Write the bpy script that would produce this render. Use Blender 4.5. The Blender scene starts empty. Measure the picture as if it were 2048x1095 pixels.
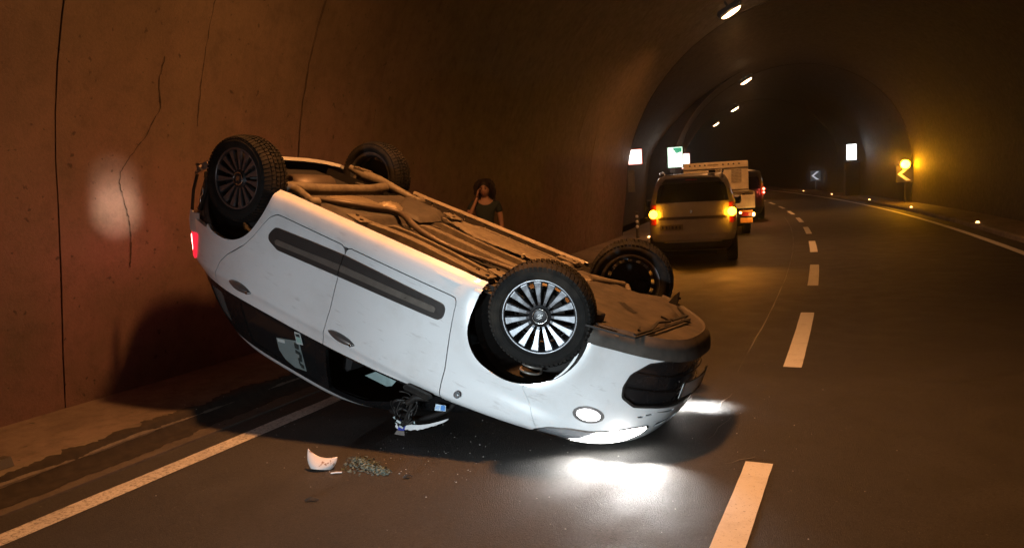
import bpy, math, random
import numpy as np
from mathutils import Matrix, Vector

# ------------------------------------------------------------------ road frame
K0, K1, BANK = 0.005458800640659338, -1.5506310146803283e-05, 0.057478710242171105
def th(s): return K0 * s + K1 * s * s / 2
_ss = np.linspace(-60, 220, 5601)
_dx = -np.sin(th(_ss)); _dy = np.cos(th(_ss)); _h = _ss[1] - _ss[0]
_X = np.concatenate([[0], np.cumsum((_dx[1:] + _dx[:-1]) / 2 * _h)])
_Y = np.concatenate([[0], np.cumsum((_dy[1:] + _dy[:-1]) / 2 * _h)])
_X -= np.interp(0, _ss, _X); _Y -= np.interp(0, _ss, _Y)
def RP(s, t, z=0.0):
    """road coordinates (along, across, up from the banked road) to world, vectorised"""
    s = np.asarray(s, float); t = np.asarray(t, float); z = np.asarray(z, float)
    a = th(s)
    return np.stack(np.broadcast_arrays(np.interp(s, _ss, _X) + t * np.cos(a), np.interp(s, _ss, _Y) + t * np.sin(a), z + BANK * t), -1)
def RM(s, t, z=0.0, yaw=0.0, bank=True):
    """matrix of a thing standing at (s, t): x = across to the right, y = along the road"""
    p = RP(s, t, z); a = float(th(s)) + yaw
    y = Vector((-math.sin(a), math.cos(a), 0)); x = Vector((math.cos(a), math.sin(a), BANK if bank else 0)).normalized()
    zz = x.cross(y).normalized(); y = zz.cross(x)
    m = Matrix((x, y, zz)).transposed().to_4x4(); m.translation = Vector(p.tolist()); return m

# ------------------------------------------------------------------ camera, world, exposure
sc = bpy.context.scene; C = sc.collection
cam_d = bpy.data.cameras.new('camera'); cam = bpy.data.objects.new('camera', cam_d); C.objects.link(cam); sc.camera = cam
cam_d.sensor_width = 36.0; cam_d.lens = 36.0 * 1506.977 / 2048.0; cam_d.clip_end = 600; cam_d.clip_start = 0.05
_r = Vector((0.8966083219510357, 0.4428215235370709, -0.0016171890598638476))
_u = Vector((-0.05694143827831524, 0.11891300799050368, 0.9912705832099764))
_f = Vector((-0.43914825471012037, 0.888689369140285, -0.13183328700331126))
_m = Matrix((_r, _u, -_f)).transposed().to_4x4(); _m.translation = Vector((0.5169150, 0, 1.6585406)); cam.matrix_world = _m

world = bpy.data.worlds.new('World'); sc.world = world; world.use_nodes = True
_nt = world.node_tree; _bg = _nt.nodes['Background']
_sky = _nt.nodes.new('ShaderNodeTexSky'); _sky.sky_type = 'NISHITA'; _sky.sun_disc = False
_sky.sun_elevation = math.radians(-8); _sky.sun_rotation = math.radians(200)
_nt.links.new(_sky.outputs['Color'], _bg.inputs['Color']); _bg.inputs['Strength'].default_value = 0.05
vs = sc.view_settings; vs.view_transform = 'Standard'; vs.look = 'None'; vs.exposure = 0.0; vs.gamma = 1.0; vs.use_curve_mapping = False
sc.cycles.max_bounces = 8; sc.cycles.diffuse_bounces = 4; sc.cycles.glossy_bounces = 4; sc.cycles.transparent_max_bounces = 8
sc.cycles.use_denoising = True; sc.cycles.sample_clamp_indirect = 4.0; sc.cycles.caustics_reflective = False; sc.cycles.caustics_refractive = False

LAMP_COL = (1.0, 0.39, 0.11)
LAMP_W = 300.0
HAZE = .0022
LAMPS = [4.7 + 14.1 * k for k in range(-2, 5)]
def add_light(name, kind, m, energy, color, parent=None, **kw):
    l = bpy.data.lights.new(name, kind); l.energy = energy; l.color = color
    for k, v in kw.items(): setattr(l, k, v)
    o = bpy.data.objects.new(name, l); C.objects.link(o); o.matrix_world = m
    return o
def aim(p, q, up=(0, 0, 1)):
    p = Vector(p); d = (Vector(q) - p).normalized()
    m = d.to_track_quat('-Z', 'Y').to_matrix().to_4x4(); m.translation = p; return m
# headlamps of the vehicle the photographer came in, behind the camera: they light the flank of the wreck
add_light('following_headlamp', 'SPOT', aim((-0.8, -2.6, 0.38), (-.95, 4.0, .12)), 1180, (0.78, 0.93, 1.0), spot_size=math.radians(35), spot_blend=1.0, shadow_soft_size=0.07)
add_light('following_headlamp', 'SPOT', aim((-1.9, -2.6, 0.38), (-2.3, 4.3, 0.35)), 760, (0.82, 0.93, 1.0), spot_size=math.radians(40), spot_blend=0.9, shadow_soft_size=0.07)


# added narrow spots, one per arrow board, standing in for its retroreflection
for (s_, t_, z_, e_) in ((58.0, 4.80, 1.15, 110000), (36.0, 4.80, 1.25, 4500)):
    add_light('following_headlamp', 'SPOT', aim((.4, -2.5, .8), tuple(RP(s_, t_, z_))), e_, (.92, .93, 1.0), spot_size=math.radians(1.5), spot_blend=.3, shadow_soft_size=.05)

# ------------------------------------------------------------------ tagging, linking
def tag(o, label=None, cat=None, group=None, kind=None):
    for k, v in (('label', label), ('category', cat), ('group', group), ('kind', kind)):
        if v: o[k] = v
    return o
def empty(name, m=None, parent=None):
    o = bpy.data.objects.new(name, None); C.objects.link(o); o.empty_display_size = .2
    if parent: o.parent = parent
    if m is not None: o.matrix_local = m
    return o
def link(name, me, parent=None, m=None):
    o = bpy.data.objects.new(name, me); C.objects.link(o)
    if parent: o.parent = parent
    if m is not None: o.matrix_local = m
    return o
def mk(name, V, F, mat, parent=None, m=None, smooth=False, mats=None, fm=None, normals=None, kind=None):
    me = bpy.data.meshes.new(name)
    me.from_pydata(np.asarray(V, float).tolist(), [], [list(map(int, f)) for f in F])
    for x in (mats or [mat]): me.materials.append(x)
    if fm is not None: me.polygons.foreach_set('material_index', np.asarray(fm, np.int32))
    if smooth: me.polygons.foreach_set('use_smooth', np.ones(len(me.polygons), bool))
    me.update()
    if normals is not None: me.normals_split_custom_set_from_vertices(np.asarray(normals).tolist())
    o = link(name, me, parent, m)
    if kind: o['kind'] = kind
    return o

class MB:
    """collects simple solids into one mesh"""
    def __init__(s): s.V = []; s.F = []; s.M = []; s.Sm = []
    def add(s, V, F, mi=0, smooth=False):
        b = len(s.V); s.V += [tuple(map(float, v)) for v in V]; s.F += [[int(i) + b for i in f] for f in F]; s.M += [mi] * len(F); s.Sm += [smooth] * len(F); return s
    def box(s, c, d, mi=0, R=None, bev=0.0):
        x, y, z = [k / 2 for k in d]
        if bev > 0:
            b = min(bev, x * .9, y * .9, z * .9); P = []
            for sx in (-1, 1):
                for sy in (-1, 1):
                    for sz in (-1, 1):
                        P += [(sx * (x - b), sy * (y - b), sz * z), (sx * (x - b), sy * y, sz * (z - b)), (sx * x, sy * (y - b), sz * (z - b))]
            import itertools
            idx = {(sx, sy, sz): 3 * k for k, (sx, sy, sz) in enumerate(itertools.product((-1, 1), repeat=3))}
            F = []
            q = lambda l: F.append(l)
            for sz in (-1, 1):
                l = [idx[(-1, -1, sz)], idx[(1, -1, sz)], idx[(1, 1, sz)], idx[(-1, 1, sz)]]; q(l if sz > 0 else l[::-1])
            for sy in (-1, 1):
                l = [idx[(-1, sy, -1)] + 1, idx[(1, sy, -1)] + 1, idx[(1, sy, 1)] + 1, idx[(-1, sy, 1)] + 1]; q(l if sy < 0 else l[::-1])
            for sx in (-1, 1):
                l = [idx[(sx, -1, -1)] + 2, idx[(sx, 1, -1)] + 2, idx[(sx, 1, 1)] + 2, idx[(sx, -1, 1)] + 2]; q(l if sx > 0 else l[::-1])
            for k in idx: q([idx[k], idx[k] + 1, idx[k] + 2])
            for a in (-1, 1):
                for b2 in (-1, 1):
                    q([idx[(-1, a, b2)], idx[(1, a, b2)], idx[(1, a, b2)] + 1, idx[(-1, a, b2)] + 1])
                    q([idx[(a, -1, b2)], idx[(a, 1, b2)], idx[(a, 1, b2)] + 2, idx[(a, -1, b2)] + 2])
                    q([idx[(a, b2, -1)] + 1, idx[(a, b2, 1)] + 1, idx[(a, b2, 1)] + 2, idx[(a, b2, -1)] + 2])
        else:
            P = [(i * x, j * y, k * z) for i in (-1, 1) for j in (-1, 1) for k in (-1, 1)]
            F = [(0, 1, 3, 2), (4, 6, 7, 5), (0, 4, 5, 1), (2, 3, 7, 6), (0, 2, 6, 4), (1, 5, 7, 3)]
        P = [Vector(p) for p in P]
        if R is not None: P = [R @ p for p in P]
        return s.add([(p[0] + c[0], p[1] + c[1], p[2] + c[2]) for p in P], F, mi)
    def tube(s, pts, r, n=8, mi=0, caps=True, smooth=True):
        pts = [Vector(p) for p in pts]; rr = r if hasattr(r, '__len__') else [r] * len(pts)
        V = []; F = []; prev = None
        for i, p in enumerate(pts):
            d = (pts[min(i + 1, len(pts) - 1)] - pts[max(i - 1, 0)]).normalized()
            if prev is None: a = d.orthogonal().normalized()
            else: a = (prev - d * prev.dot(d)).normalized()
            prev = a; b = d.cross(a)
            for k in range(n):
                t = 2 * math.pi * k / n; V.append(p + (a * math.cos(t) + b * math.sin(t)) * rr[i])
        for i in range(len(pts) - 1):
            for k in range(n):
                F.append((i * n + k, i * n + (k + 1) % n, (i + 1) * n + (k + 1) % n, (i + 1) * n + k))
        s.add(V, F, mi, smooth)
        if caps:
            m = len(pts) - 1
            s.add([V[k] for k in range(n)], [list(range(n))[::-1]], mi); s.add([V[m * n + k] for k in range(n)], [list(range(n))], mi)
        return s
    def lathe(s, prof, n=48, axis='y', c=(0, 0, 0), mi=0, smooth=True, closed=False):
        """prof: (along axis, radius)"""
        V = []; F = []
        for h, r in prof:
            for k in range(n):
                t = 2 * math.pi * k / n; a, b = r * math.cos(t), r * math.sin(t)
                V.append({'y': (a, h, b), 'z': (a, b, h), 'x': (h, a, b)}[axis])
        m = len(prof)
        for i in range(m if closed else m - 1):
            j = (i + 1) % m
            for k in range(n):
                F.append((i * n + k, i * n + (k + 1) % n, j * n + (k + 1) % n, j * n + k))
        V = [(v[0] + c[0], v[1] + c[1], v[2] + c[2]) for v in V]
        return s.add(V, F, mi, smooth)
    def prism(s, poly, z0, z1, mi=0, plane='xz'):
        """extrude a 2-D polygon along the third axis"""
        n = len(poly); V = []
        for h in (z0, z1):
            for a, b in poly: V.append({'xz': (a, h, b), 'xy': (a, b, h), 'yz': (h, a, b)}[plane])
        F = [list(range(n)), list(range(n, 2 * n))[::-1]] + [(i, (i + 1) % n + 0, (i + 1) % n + n, i + n)[::-1] for i in range(n)]
        return s.add(V, F, mi)
    def build(s, name, mat, parent=None, m=None, kind=None):
        mats = mat if isinstance(mat, (list, tuple)) else [mat]
        me = bpy.data.meshes.new(name); me.from_pydata(s.V, [], s.F)
        for x in mats: me.materials.append(x)
        me.polygons.foreach_set('material_index', np.array(s.M, np.int32)); me.polygons.foreach_set('use_smooth', np.array(s.Sm, bool)); me.update()
        o = link(name, me, parent, m)
        if kind: o['kind'] = kind
        return o
def Rz(a): return Matrix.Rotation(a, 4, 'Z')
def Rx(a): return Matrix.Rotation(a, 4, 'X')
def Ry(a): return Matrix.Rotation(a, 4, 'Y')
def Tr(x, y, z): return Matrix.Translation((x, y, z))

# ------------------------------------------------------------------ materials
class N:
    def __init__(s, name):
        s.m = bpy.data.materials.new(name); s.m.use_nodes = True; s.t = s.m.node_tree; s.b = s.t.nodes['Principled BSDF']; s.out = s.t.nodes['Material Output']
    def n(s, typ, **kw):
        x = s.t.nodes.new(typ)
        for k, v in kw.items():
            if k.startswith('i_'): x.inputs[k[2:].replace('_', ' ')].default_value = v
            else: setattr(x, k, v)
        return x
    def l(s, a, b): s.t.links.new(a, b)
    def coord(s, kind='Object', scale=(1, 1, 1)):
        c = s.n('ShaderNodeTexCoord'); mp = s.n('ShaderNodeMapping'); mp.inputs['Scale'].default_value = scale; s.l(c.outputs[kind], mp.inputs['Vector']); return mp.outputs['Vector']
    def noise(s, vec, scale, detail=4, rough=.55):
        x = s.n('ShaderNodeTexNoise'); x.inputs['Scale'].default_value = scale; x.inputs['Detail'].default_value = detail; x.inputs['Roughness'].default_value = rough; s.l(vec, x.inputs['Vector']); return x.outputs['Fac']
    def ramp(s, fac, stops):
        r = s.n('ShaderNodeValToRGB'); e = r.color_ramp.elements
        while len(e) < len(stops): e.new(.5)
        for k, (p, c) in enumerate(stops):
            e[k].position = p; e[k].color = (*c, 1) if hasattr(c, '__len__') else (c, c, c, 1)
        s.l(fac, r.inputs['Fac']); return r.outputs['Color']
    def mix(s, fac, a, b, mode='MIX'):
        x = s.n('ShaderNodeMix'); x.data_type = 'RGBA'; x.blend_type = mode
        for sock, val in ((x.inputs[0], fac), (x.inputs[6], a), (x.inputs[7], b)):
            if hasattr(val, 'is_output'): s.l(val, sock)
            else: sock.default_value = val if not hasattr(val, '__len__') else (*val[:3], 1)
        return x.outputs[2]
    def bump(s, h, strength=.3, dist=.01):
        x = s.n('ShaderNodeBump'); x.inputs['Strength'].default_value = strength; x.inputs['Distance'].default_value = dist; s.l(h, x.inputs['Height']); s.l(x.outputs['Normal'], s.b.inputs['Normal'])
    def set(s, **kw):
        for k, v in kw.items():
            k = k.replace('_', ' '); sock = s.b.inputs[k]
            if hasattr(v, 'is_output'): s.l(v, sock)
            else: sock.default_value = (*v, 1) if (hasattr(v, '__len__') and len(v) == 3) else v
        return s
def mat(name, col, rough=.5, metal=0.0, var=.12, scale=30, coat=0.0, bump=0.0, dirt=None, dirt_amt=.5, spec=.5, coord='Object'):
    k = N(name); v = k.coord(coord); f = k.noise(v, scale, 5)
    c = k.ramp(f, [(.3, tuple(x * (1 - var) for x in col)), (.7, tuple(min(1, x * (1 + var)) for x in col))])
    if dirt:
        g = k.noise(v, scale * .23, 6, .65); c = k.mix(k.ramp(g, [(.45, 0.0), (.72, dirt_amt)]), c, dirt)
    k.set(Base_Color=c, Roughness=rough, Metallic=metal, Coat_Weight=coat, Specular_IOR_Level=spec)
    k.b.inputs['Coat Roughness'].default_value = .04
    if rough < .9: k.set(Roughness=k.ramp(k.noise(v, scale * .7, 4), [(.3, max(.02, rough - .07)), (.7, min(1, rough + .1))]))
    if bump: k.bump(f, bump, .004)
    return k.m
def emis(name, col, strength, base=(.8, .8, .8)):
    k = N(name); k.set(Base_Color=base, Emission_Color=col, Emission_Strength=strength, Roughness=.3); return k.m

# asphalt
k = N('asphalt'); v = k.coord('Object')
big = k.noise(v, .35, 4); mid = k.noise(v, 3.0, 5); fine = k.noise(v, 230, 4, .75); grit = k.n('ShaderNodeTexVoronoi', i_Scale=135.0); k.l(v, grit.inputs['Vector'])
base = k.ramp(mid, [(.3, (.040, .038, .036)), (.7, (.062, .058, .054))])
base = k.mix(k.ramp(big, [(.4, 0.0), (.65, .55)]), base, (.030, .029, .028))
base = k.mix(k.ramp(grit.outputs['Distance'], [(.0, .9), (.34, 0.0)]), base, (.14, .13, .12)); base = k.mix(k.ramp(k.noise(v, 60, 4, .8), [(.35, .75), (.5, 0.0)]), base, (.018, .017, .016))
sp = k.noise(v, 55, 2, .6); base = k.mix(k.ramp(sp, [(.70, 0.0), (.74, .55)]), base, (.22, .21, .19))
k.set(Base_Color=base, Roughness=k.ramp(mid, [(.3, .55), (.7, .75)]), Specular_IOR_Level=.4)
k.bump(k.mix(.6, grit.outputs['Distance'], fine), .95, .010); M_ASPH = k.m
# asphalt patch along the joint line (older, paler)
M_SEAL = mat('joint_sealant', (.028, .026, .025), .35, scale=20, bump=.2)
M_SCRAPE = mat('scraped_asphalt', (.16, .15, .14), .7, scale=60)
# road paint
k = N('road_paint'); v = k.coord('Object'); g = k.noise(v, 70, 4, .7); w = k.noise(v, 6, 6, .7)
c = k.mix(k.ramp(w, [(.5, 0.0), (.75, .35)]), (.74, .73, .70), (.30, .28, .26)); c = k.mix(k.ramp(g, [(.60, 0.0), (.70, .8)]), c, (.10, .095, .09))
k.set(Base_Color=c, Roughness=.55); k.bump(g, .35, .004); M_PAINT = k.m
k = N('worn_edge_paint'); v = k.coord('Object'); g = k.noise(v, 48, 5, .8); w = k.noise(v, 3.5, 6, .7)
c = k.mix(k.ramp(w, [(.42, 0.0), (.72, .5)]), (.60, .58, .55), (.24, .22, .20)); c = k.mix(k.ramp(g, [(.50, 0.0), (.60, .75)]), c, (.10, .095, .09))
k.set(Base_Color=c, Roughness=.6); k.bump(g, .5, .005); M_PAINTW = k.m
# concrete of sidewalk and kerb
def concrete(name, col, dark, rough=.75, streak=False, pink=None, gloss=.5, mott=.7):
    k = N(name); v = k.coord('Object'); v2 = k.coord('Object', (1, 1, .12) if streak else (1, 1, 1))
    a = k.noise(v, .9, 8, .68); b = k.noise(v2, 2.6, 8, .7); f = k.noise(v, 45, 6, .75); g = k.noise(v, 7, 7, .72)
    c = k.mix(k.ramp(a, [(.38, 0.0), (.64, mott)]), col, dark); c = k.mix(k.ramp(b, [(.50, 0.0), (.72, mott * .8)]), c, tuple(x * .55 for x in dark))
    if pink:
        sp = k.n('ShaderNodeSeparateXYZ'); k.l(v, sp.inputs[0]); h = k.ramp(sp.outputs['Z'], [(.0, 1.0), (1.0, 1.0)])
        mr = k.n('ShaderNodeMapRange'); mr.inputs['From Min'].default_value = 3.2; mr.inputs['From Max'].default_value = .8; k.l(sp.outputs['Z'], mr.inputs['Value'])
        r = k.mix(1.0, k.ramp(k.noise(v, 1.3, 6, .65), [(.35, .1), (.65, 1.0)]), mr.outputs['Result'], 'MULTIPLY'); c = k.mix(r, c, pink)
    c = k.mix(k.ramp(g, [(.50, 0.0), (.78, .55)]), c, tuple(x * .6 for x in dark)); c = k.mix(k.ramp(g, [(.22, .35), (.42, 0.0)]), c, tuple(min(1, x * 1.35) for x in col))
    c = k.mix(k.ramp(f, [(.35, .22), (.65, 0.0)]), c, tuple(x * .5 for x in dark))
    pits = k.noise(v, 16, 3, .5); c = k.mix(k.ramp(pits, [(.68, 0.0), (.72, .8)]), c, tuple(x * .3 for x in dark))
    k.set(Base_Color=c, Roughness=k.ramp(g, [(.3, max(.1, rough - .12)), (.7, min(1, rough + .16))]), Specular_IOR_Level=gloss)
    k.bump(k.mix(.4, f, k.mix(.5, a, g)), .45, .02); return k.m
M_WALL = concrete('painted_tunnel_wall', (.150, .112, .086), (.095, .072, .054), .50, True, (.200, .118, .108), .40)
M_LINING = concrete('sooty_tunnel_lining', (.052, .043, .034), (.028, .023, .018), .7)  # darker tone than the wall panels
M_WALK = concrete('sidewalk_concrete', (.19, .15, .125), (.085, .065, .05), .75)
M_KERB = concrete('kerb_concrete', (.20, .17, .14), (.05, .04, .032), .85)
M_GUT = concrete('gutter_concrete', (.115, .095, .08), (.05, .042, .035), .85)
M_DIRT = mat('black_dirt', (.026, .020, .015), .95, scale=14, bump=.6, var=.4)
M_CRACK = mat('crack_shadow', (.030, .020, .015), .9, scale=40)

# ---- roadway, gutter, kerb, sidewalk: one swept profile each
def sweep(name, prof, mat_, s0, s1, ds, kind='structure', parent=None, jit=0.0, closed=False, smooth=False, seed=1):
    n = max(2, int(round((s1 - s0) / ds)) + 1); S_ = np.linspace(s0, s1, n); V = []; F = []
    m = len(prof); rg = np.random.RandomState(seed)
    for s in S_:
        V.append(RP(np.full(m, s), [p[0] for p in prof], np.array([p[1] for p in prof]) + (rg.normal(0, jit, m) if jit else 0)))
    V = np.concatenate(V)
    for i in range(n - 1):
        for j in range(m if closed else m - 1):
            k2 = (j + 1) % m; F.append((i * m + j, i * m + k2, (i + 1) * m + k2, (i + 1) * m + j))
    o = mk(name, V, F, mat_, parent, smooth=smooth)
    if kind and not parent: o['kind'] = kind
    return o
S0, S1 = -28.0, 175.0
road = sweep('road', [(-3.74, 0), (-2.5, 0), (-1.2, 0), (0, 0), (1.2, 0), (2.5, 0), (4.0, 0)], M_ASPH, S0, S1, 1.0)
road['label'] = 'two lane asphalt carriageway curving to the left through the tunnel'
sweep('gutter', [(-3.74, -.002), (-3.742, .012), (-3.80, .014), (-3.95, .016), (-4.02, .018)], M_GUT, S0, S1, 1.0)
sweep('kerb', [(-4.02, -.05), (-4.022, .085), (-4.05, .118), (-4.18, .125), (-4.182, -.05)], M_KERB, S0, 60, .45, jit=.0035, seed=5)
sweep('kerb', [(4.0, -.05), (4.002, .09), (4.03, .12), (4.20, .125), (4.202, -.05)], M_KERB, S0, S1, .8, jit=.003, seed=6)
sweep('sidewalk', [(-4.182, .119), (-4.5, .125), (-4.8, .13), (-5.4, .14)], M_WALK, S0, 60, .5, jit=.002, seed=7)
sweep('sidewalk', [(4.202, .12), (4.6, .125), (5.6, .13)], M_WALK, S0, S1, 1.0, jit=.002, seed=8)
sweep('sidewalk', [(-4.02, .12), (-5.9, .14)], M_WALK, 60, S1, 1.5)
# narrow slot with dirt where wall meets the sidewalk
# painted lines: parts of the road, 4 mm above it
def strip(name, t0, t1, s0, s1, mat_, ds=.8, z=.004, rag=0.0, seed=3):
    n = max(2, int((s1 - s0) / ds) + 1); S_ = np.linspace(s0, s1, n); rg = np.random.RandomState(seed)
    a = RP(S_, t0 + rg.normal(0, rag, n) if rag else t0, z); b = RP(S_, t1 + rg.normal(0, rag, n) if rag else t1, z)
    V = np.concatenate([a, b]); F = [(i, n + i, n + i + 1, i + 1) for i in range(n - 1)]
    return mk(name, V, F, mat_, road)
strip('edge_line', -3.43 - .082, -3.43 + .072, S0, 60, M_PAINTW, .25, rag=.003)
strip('edge_line', 3.47, 3.62, S0, S1, M_PAINT, .8, rag=.002)
DS0, DP, DL = 4.373986748510371, 5.176580364599442, 2.803515981601237
for kk in range(-3, 28):
    e = DS0 + kk * DP; strip('lane_dash', -.075, .075, e - DL, e, M_PAINT, .10, rag=.0009, seed=40 + kk)
strip('joint_line', -.43, -.422, 6.5, 34, M_SEAL, .5, z=.003, rag=.004)
rg = random.Random(4)
# thin scrape marks across the lane beside the dashes
for (s, t, l, a) in [(4.7, -.35, .5, .12), (5.3, -.42, .5, .1), (4.3, -.18, .16, .9)]:
    mb = MB(); pts = [RP(s + l * q, t + a * l * q + .01 * math.sin(9 * q), .005) for q in np.linspace(0, 1, 7)]
    for i in range(6):
        p, q = Vector(pts[i].tolist()), Vector(pts[i + 1].tolist()); w = .004 * (1 - abs(i - 3) / 5); n_ = (q - p).cross(Vector((0, 0, 1))).normalized() * w
        mb.add([p - n_, q - n_, q + n_, p + n_], [(0, 1, 2, 3)])
    mb.build('scrape_mark', M_SCRAPE, road)
# dirt banked against the kerb and in the gutter: uneven low ridge
n = 1100; S_ = np.linspace(-4, 20, n); rgn = np.random.RandomState(9)
def fr(seed, ks=(61, 21, 7, 3), am=(1, .6, .4, .25)):
    r = np.random.RandomState(seed); o = 0
    for kk, a_ in zip(ks, am): x = np.convolve(r.normal(0, 1, n + 2 * kk), np.ones(kk) / kk, 'same')[kk:-kk]; o = o + a_ * x / x.std()
    return o / 1.6
w1 = fr(1); w2 = fr(2)
rows = [RP(S_, -4.13 - .075 * np.clip(w1 + .4 * w2, -1.0, 2.2), .1285), RP(S_, -4.045 + .0 * w1, .126), RP(S_, -4.020, .075 + .008 * w1), RP(S_, -3.985, .034 + .004 * w1), RP(S_, -3.92 + .012 * w2, .023), RP(S_, -3.86 + .035 * np.clip(w2, -1.5, 1.5), .0165)]
V = np.concatenate(rows); F = [(r * n + i, (r + 1) * n + i, (r + 1) * n + i + 1, r * n + i + 1) for r in range(5) for i in range(n - 1)]
o = mk('dirt', V, F, M_DIRT, smooth=True); tag(o, 'black dirt banked along the foot of the left kerb', 'dirt', kind='stuff')

# ---- tunnel lining
AW, ZC, BH = 5.02, 1.7, 4.75
def prof_arch(n=40, out=0.0, foot=True, side=0):
    """left foot over the crown to the right foot"""
    P = []
    if foot: P += [(-5.13 - out, .10), (-5.10 - out, .6), (-5.05 - out, 1.2)]
    for a in np.linspace(0, math.pi, n): P.append((-(AW + out) * math.cos(a), ZC + (BH + out) * math.sin(a)))
    if foot: P += [(5.05 + out, 1.2), (5.10 + out, .6), (5.13 + out, .10)]
    return P
full = prof_arch(44)
li = [p for p in full if p[0] < -.2]                  # left flank up to about 5 m: single cast panels
NL = len(li); top_i = NL - 1
wall = empty('tunnel_wall'); wall['kind'] = 'structure'
seams = [3.68 - 1.33 * k for k in range(8, 0, -1)] + [3.68, 5.02, 6.42, 7.8, 9.2, 10.55, 11.9, 13.3, 14.7, 16.1, 17.5, 18.9, 20.3, 21.9]
rg = random.Random(11)
for i in range(len(seams) - 1):
    gw = {3.68: .0045, 5.02: .002, 6.42: .006}; a, b = seams[i] + gw.get(seams[i], .0008), seams[i + 1] - gw.get(seams[i + 1], .0008); near = seams[i] < 6.0; of = rg.uniform(-.010, .010) * (1 if near else .12); tilt = rg.uniform(-.008, .008) * (1 if near else .15)
    ns = 6; V = []; F = []; ds = np.linspace(a, b, ns)
    for q, s in enumerate(ds):
        for (t, z) in li: V.append(RP(s, t + of + tilt * (q / (ns - 1) - .5) + .002 * math.sin(z * 3 + i * 2.1), z))
    for q in range(ns - 1):
        for j in range(NL - 1): F.append((q * NL + j, (q + 1) * NL + j, (q + 1) * NL + j + 1, q * NL + j + 1))
    base = len(V)                                      # edges returned into the joint
    for s, q in ((a, 0), (b, ns - 1)):
        o0 = len(V); V += [V[q * NL + j] for j in range(NL)]
        for (t, z) in li: V.append(RP(s, t - .10, z))
        for j in range(NL - 1): F.append((o0 + j, o0 + j + 1, o0 + NL + j + 1, o0 + NL + j))
    o = mk('wall_panel', V, F, M_WALL, wall)
    o.data.polygons.foreach_set('use_smooth', np.array([k < (ns - 1) * (NL - 1) for k in range(len(F))], bool)); o.data.update()
# backing behind the joints
sweep('joint_backing', [(t - .012, z) for t, z in li], mat('joint_dirt', (.05, .035, .028), .9, scale=30), seams[0], 21.9, 2.0, parent=wall)
# crown and right side of this stretch, and the whole ring further on
sweep('tunnel_vault', full[NL - 1:], M_LINING, -12, 22, 1.4, smooth=True)
sweep('tunnel_vault', full, M_LINING, S0, -7, 1.4, smooth=True)
# widened bay on the left between s=22 and s=33.5
bay = [(p[0] - (.95 if p[0] < 0 else 0) * min(1, max(0, (5.2 - p[1]) / 3.2 + .25)) if p[0] < -.5 else p[0], p[1] + (.0)) for p in full]
sweep('tunnel_vault', bay, M_LINING, 22, 33.5, 1.2, smooth=True)
for s in (21.95, 33.5):                                 # end walls of the bay
    V = []; F = []; m = len(full)
    for t, z in full: V.append(RP(s, t, z))
    for t, z in bay: V.append(RP(s, t, z))
    for j in range(m - 1):
        if bay[j][0] < full[j][0] - .01: F.append((j, j + 1, m + j + 1, m + j))
    mk('tunnel_wall', V, F, M_LINING, kind='structure')
sweep('tunnel_vault', full, M_LINING, 33.5, S1, 1.4, smooth=True)
# ribs in the far lining that catch the sign light
for s in (36.5, 53):
    P2 = [(t * .996, z * .996 + .01) for t, z in full]; V = []; F = []; m = len(full)
    for q in (s, s + .35):
        for t, z in P2: V.append(RP(q, t, z))
    V += [RP(s, t, z) for t, z in full] + [RP(s + .35, t, z) for t, z in full]
    for j in range(m - 1): F += [(j, j + 1, m + j + 1, m + j), (2 * m + j, 2 * m + j + 1, j + 1, j), (m + j, m + j + 1, 3 * m + j + 1, 3 * m + j)]
    mk('lining_rib', V, F, M_LINING, kind='structure', smooth=False)
# the far end of the bored tunnel, hidden round the bend
m = len(full); V = [RP(S1 - .5, t, z) for t, z in full] + [RP(S1 - .5, 0, 0)]
mk('tunnel_end', V, [(j, j + 1, m) for j in range(m - 1)], M_LINING, kind='structure')
# crack running down the near wall panels (jagged, open)
def crack(pts, w0=.006):
    """pts: (s, z) on the wall face"""
    mb = MB(); rgx = random.Random(8); P = []
    for i in range(len(pts) - 1):
        for q in np.linspace(0, 1, 7)[:-1]:
            P.append((pts[i][0] + (pts[i + 1][0] - pts[i][0]) * q + rgx.uniform(-.006, .006), pts[i][1] + (pts[i + 1][1] - pts[i][1]) * q))
    tw = lambda z: float(np.interp(z, [p[1] for p in li], [p[0] for p in li])) + .0165
    for i in range(len(P) - 1):
        w = w0 * rgx.uniform(.4, 1.2)
        a, b = P[i], P[i + 1]
        q = [RP(a[0] - w, tw(a[1]), a[1]), RP(b[0] - w, tw(b[1]), b[1]), RP(b[0] + w, tw(b[1]), b[1]), RP(a[0] + w, tw(a[1]), a[1])]
        mb.add(q, [(0, 1, 2, 3)])
    return mb.build('crack', M_CRACK, wall)
crack([(4.60, 2.9), (4.57, 2.68), (4.61, 2.5), (4.48, 2.27), (4.32, 2.09), (4.22, 1.96), (4.21, 1.86), (4.24, 1.74), (4.29, 1.57), (4.30, 1.3), (4.28, 1.16)])
crack([(6.42, z) for z in (4.4, 3.9, 3.4, 2.9, 2.5, 2.1, 1.7, 1.2)], .007)
crack([(5.02, z) for z in (3.5, 3.1, 2.7, 2.3)], .005)
crack([(3.98, 3.35), (4.2, 3.28), (4.45, 3.22)], .003)
crack([(5.9, 2.35), (6.1, 2.33), (6.25, 2.28)], .003)

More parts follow.
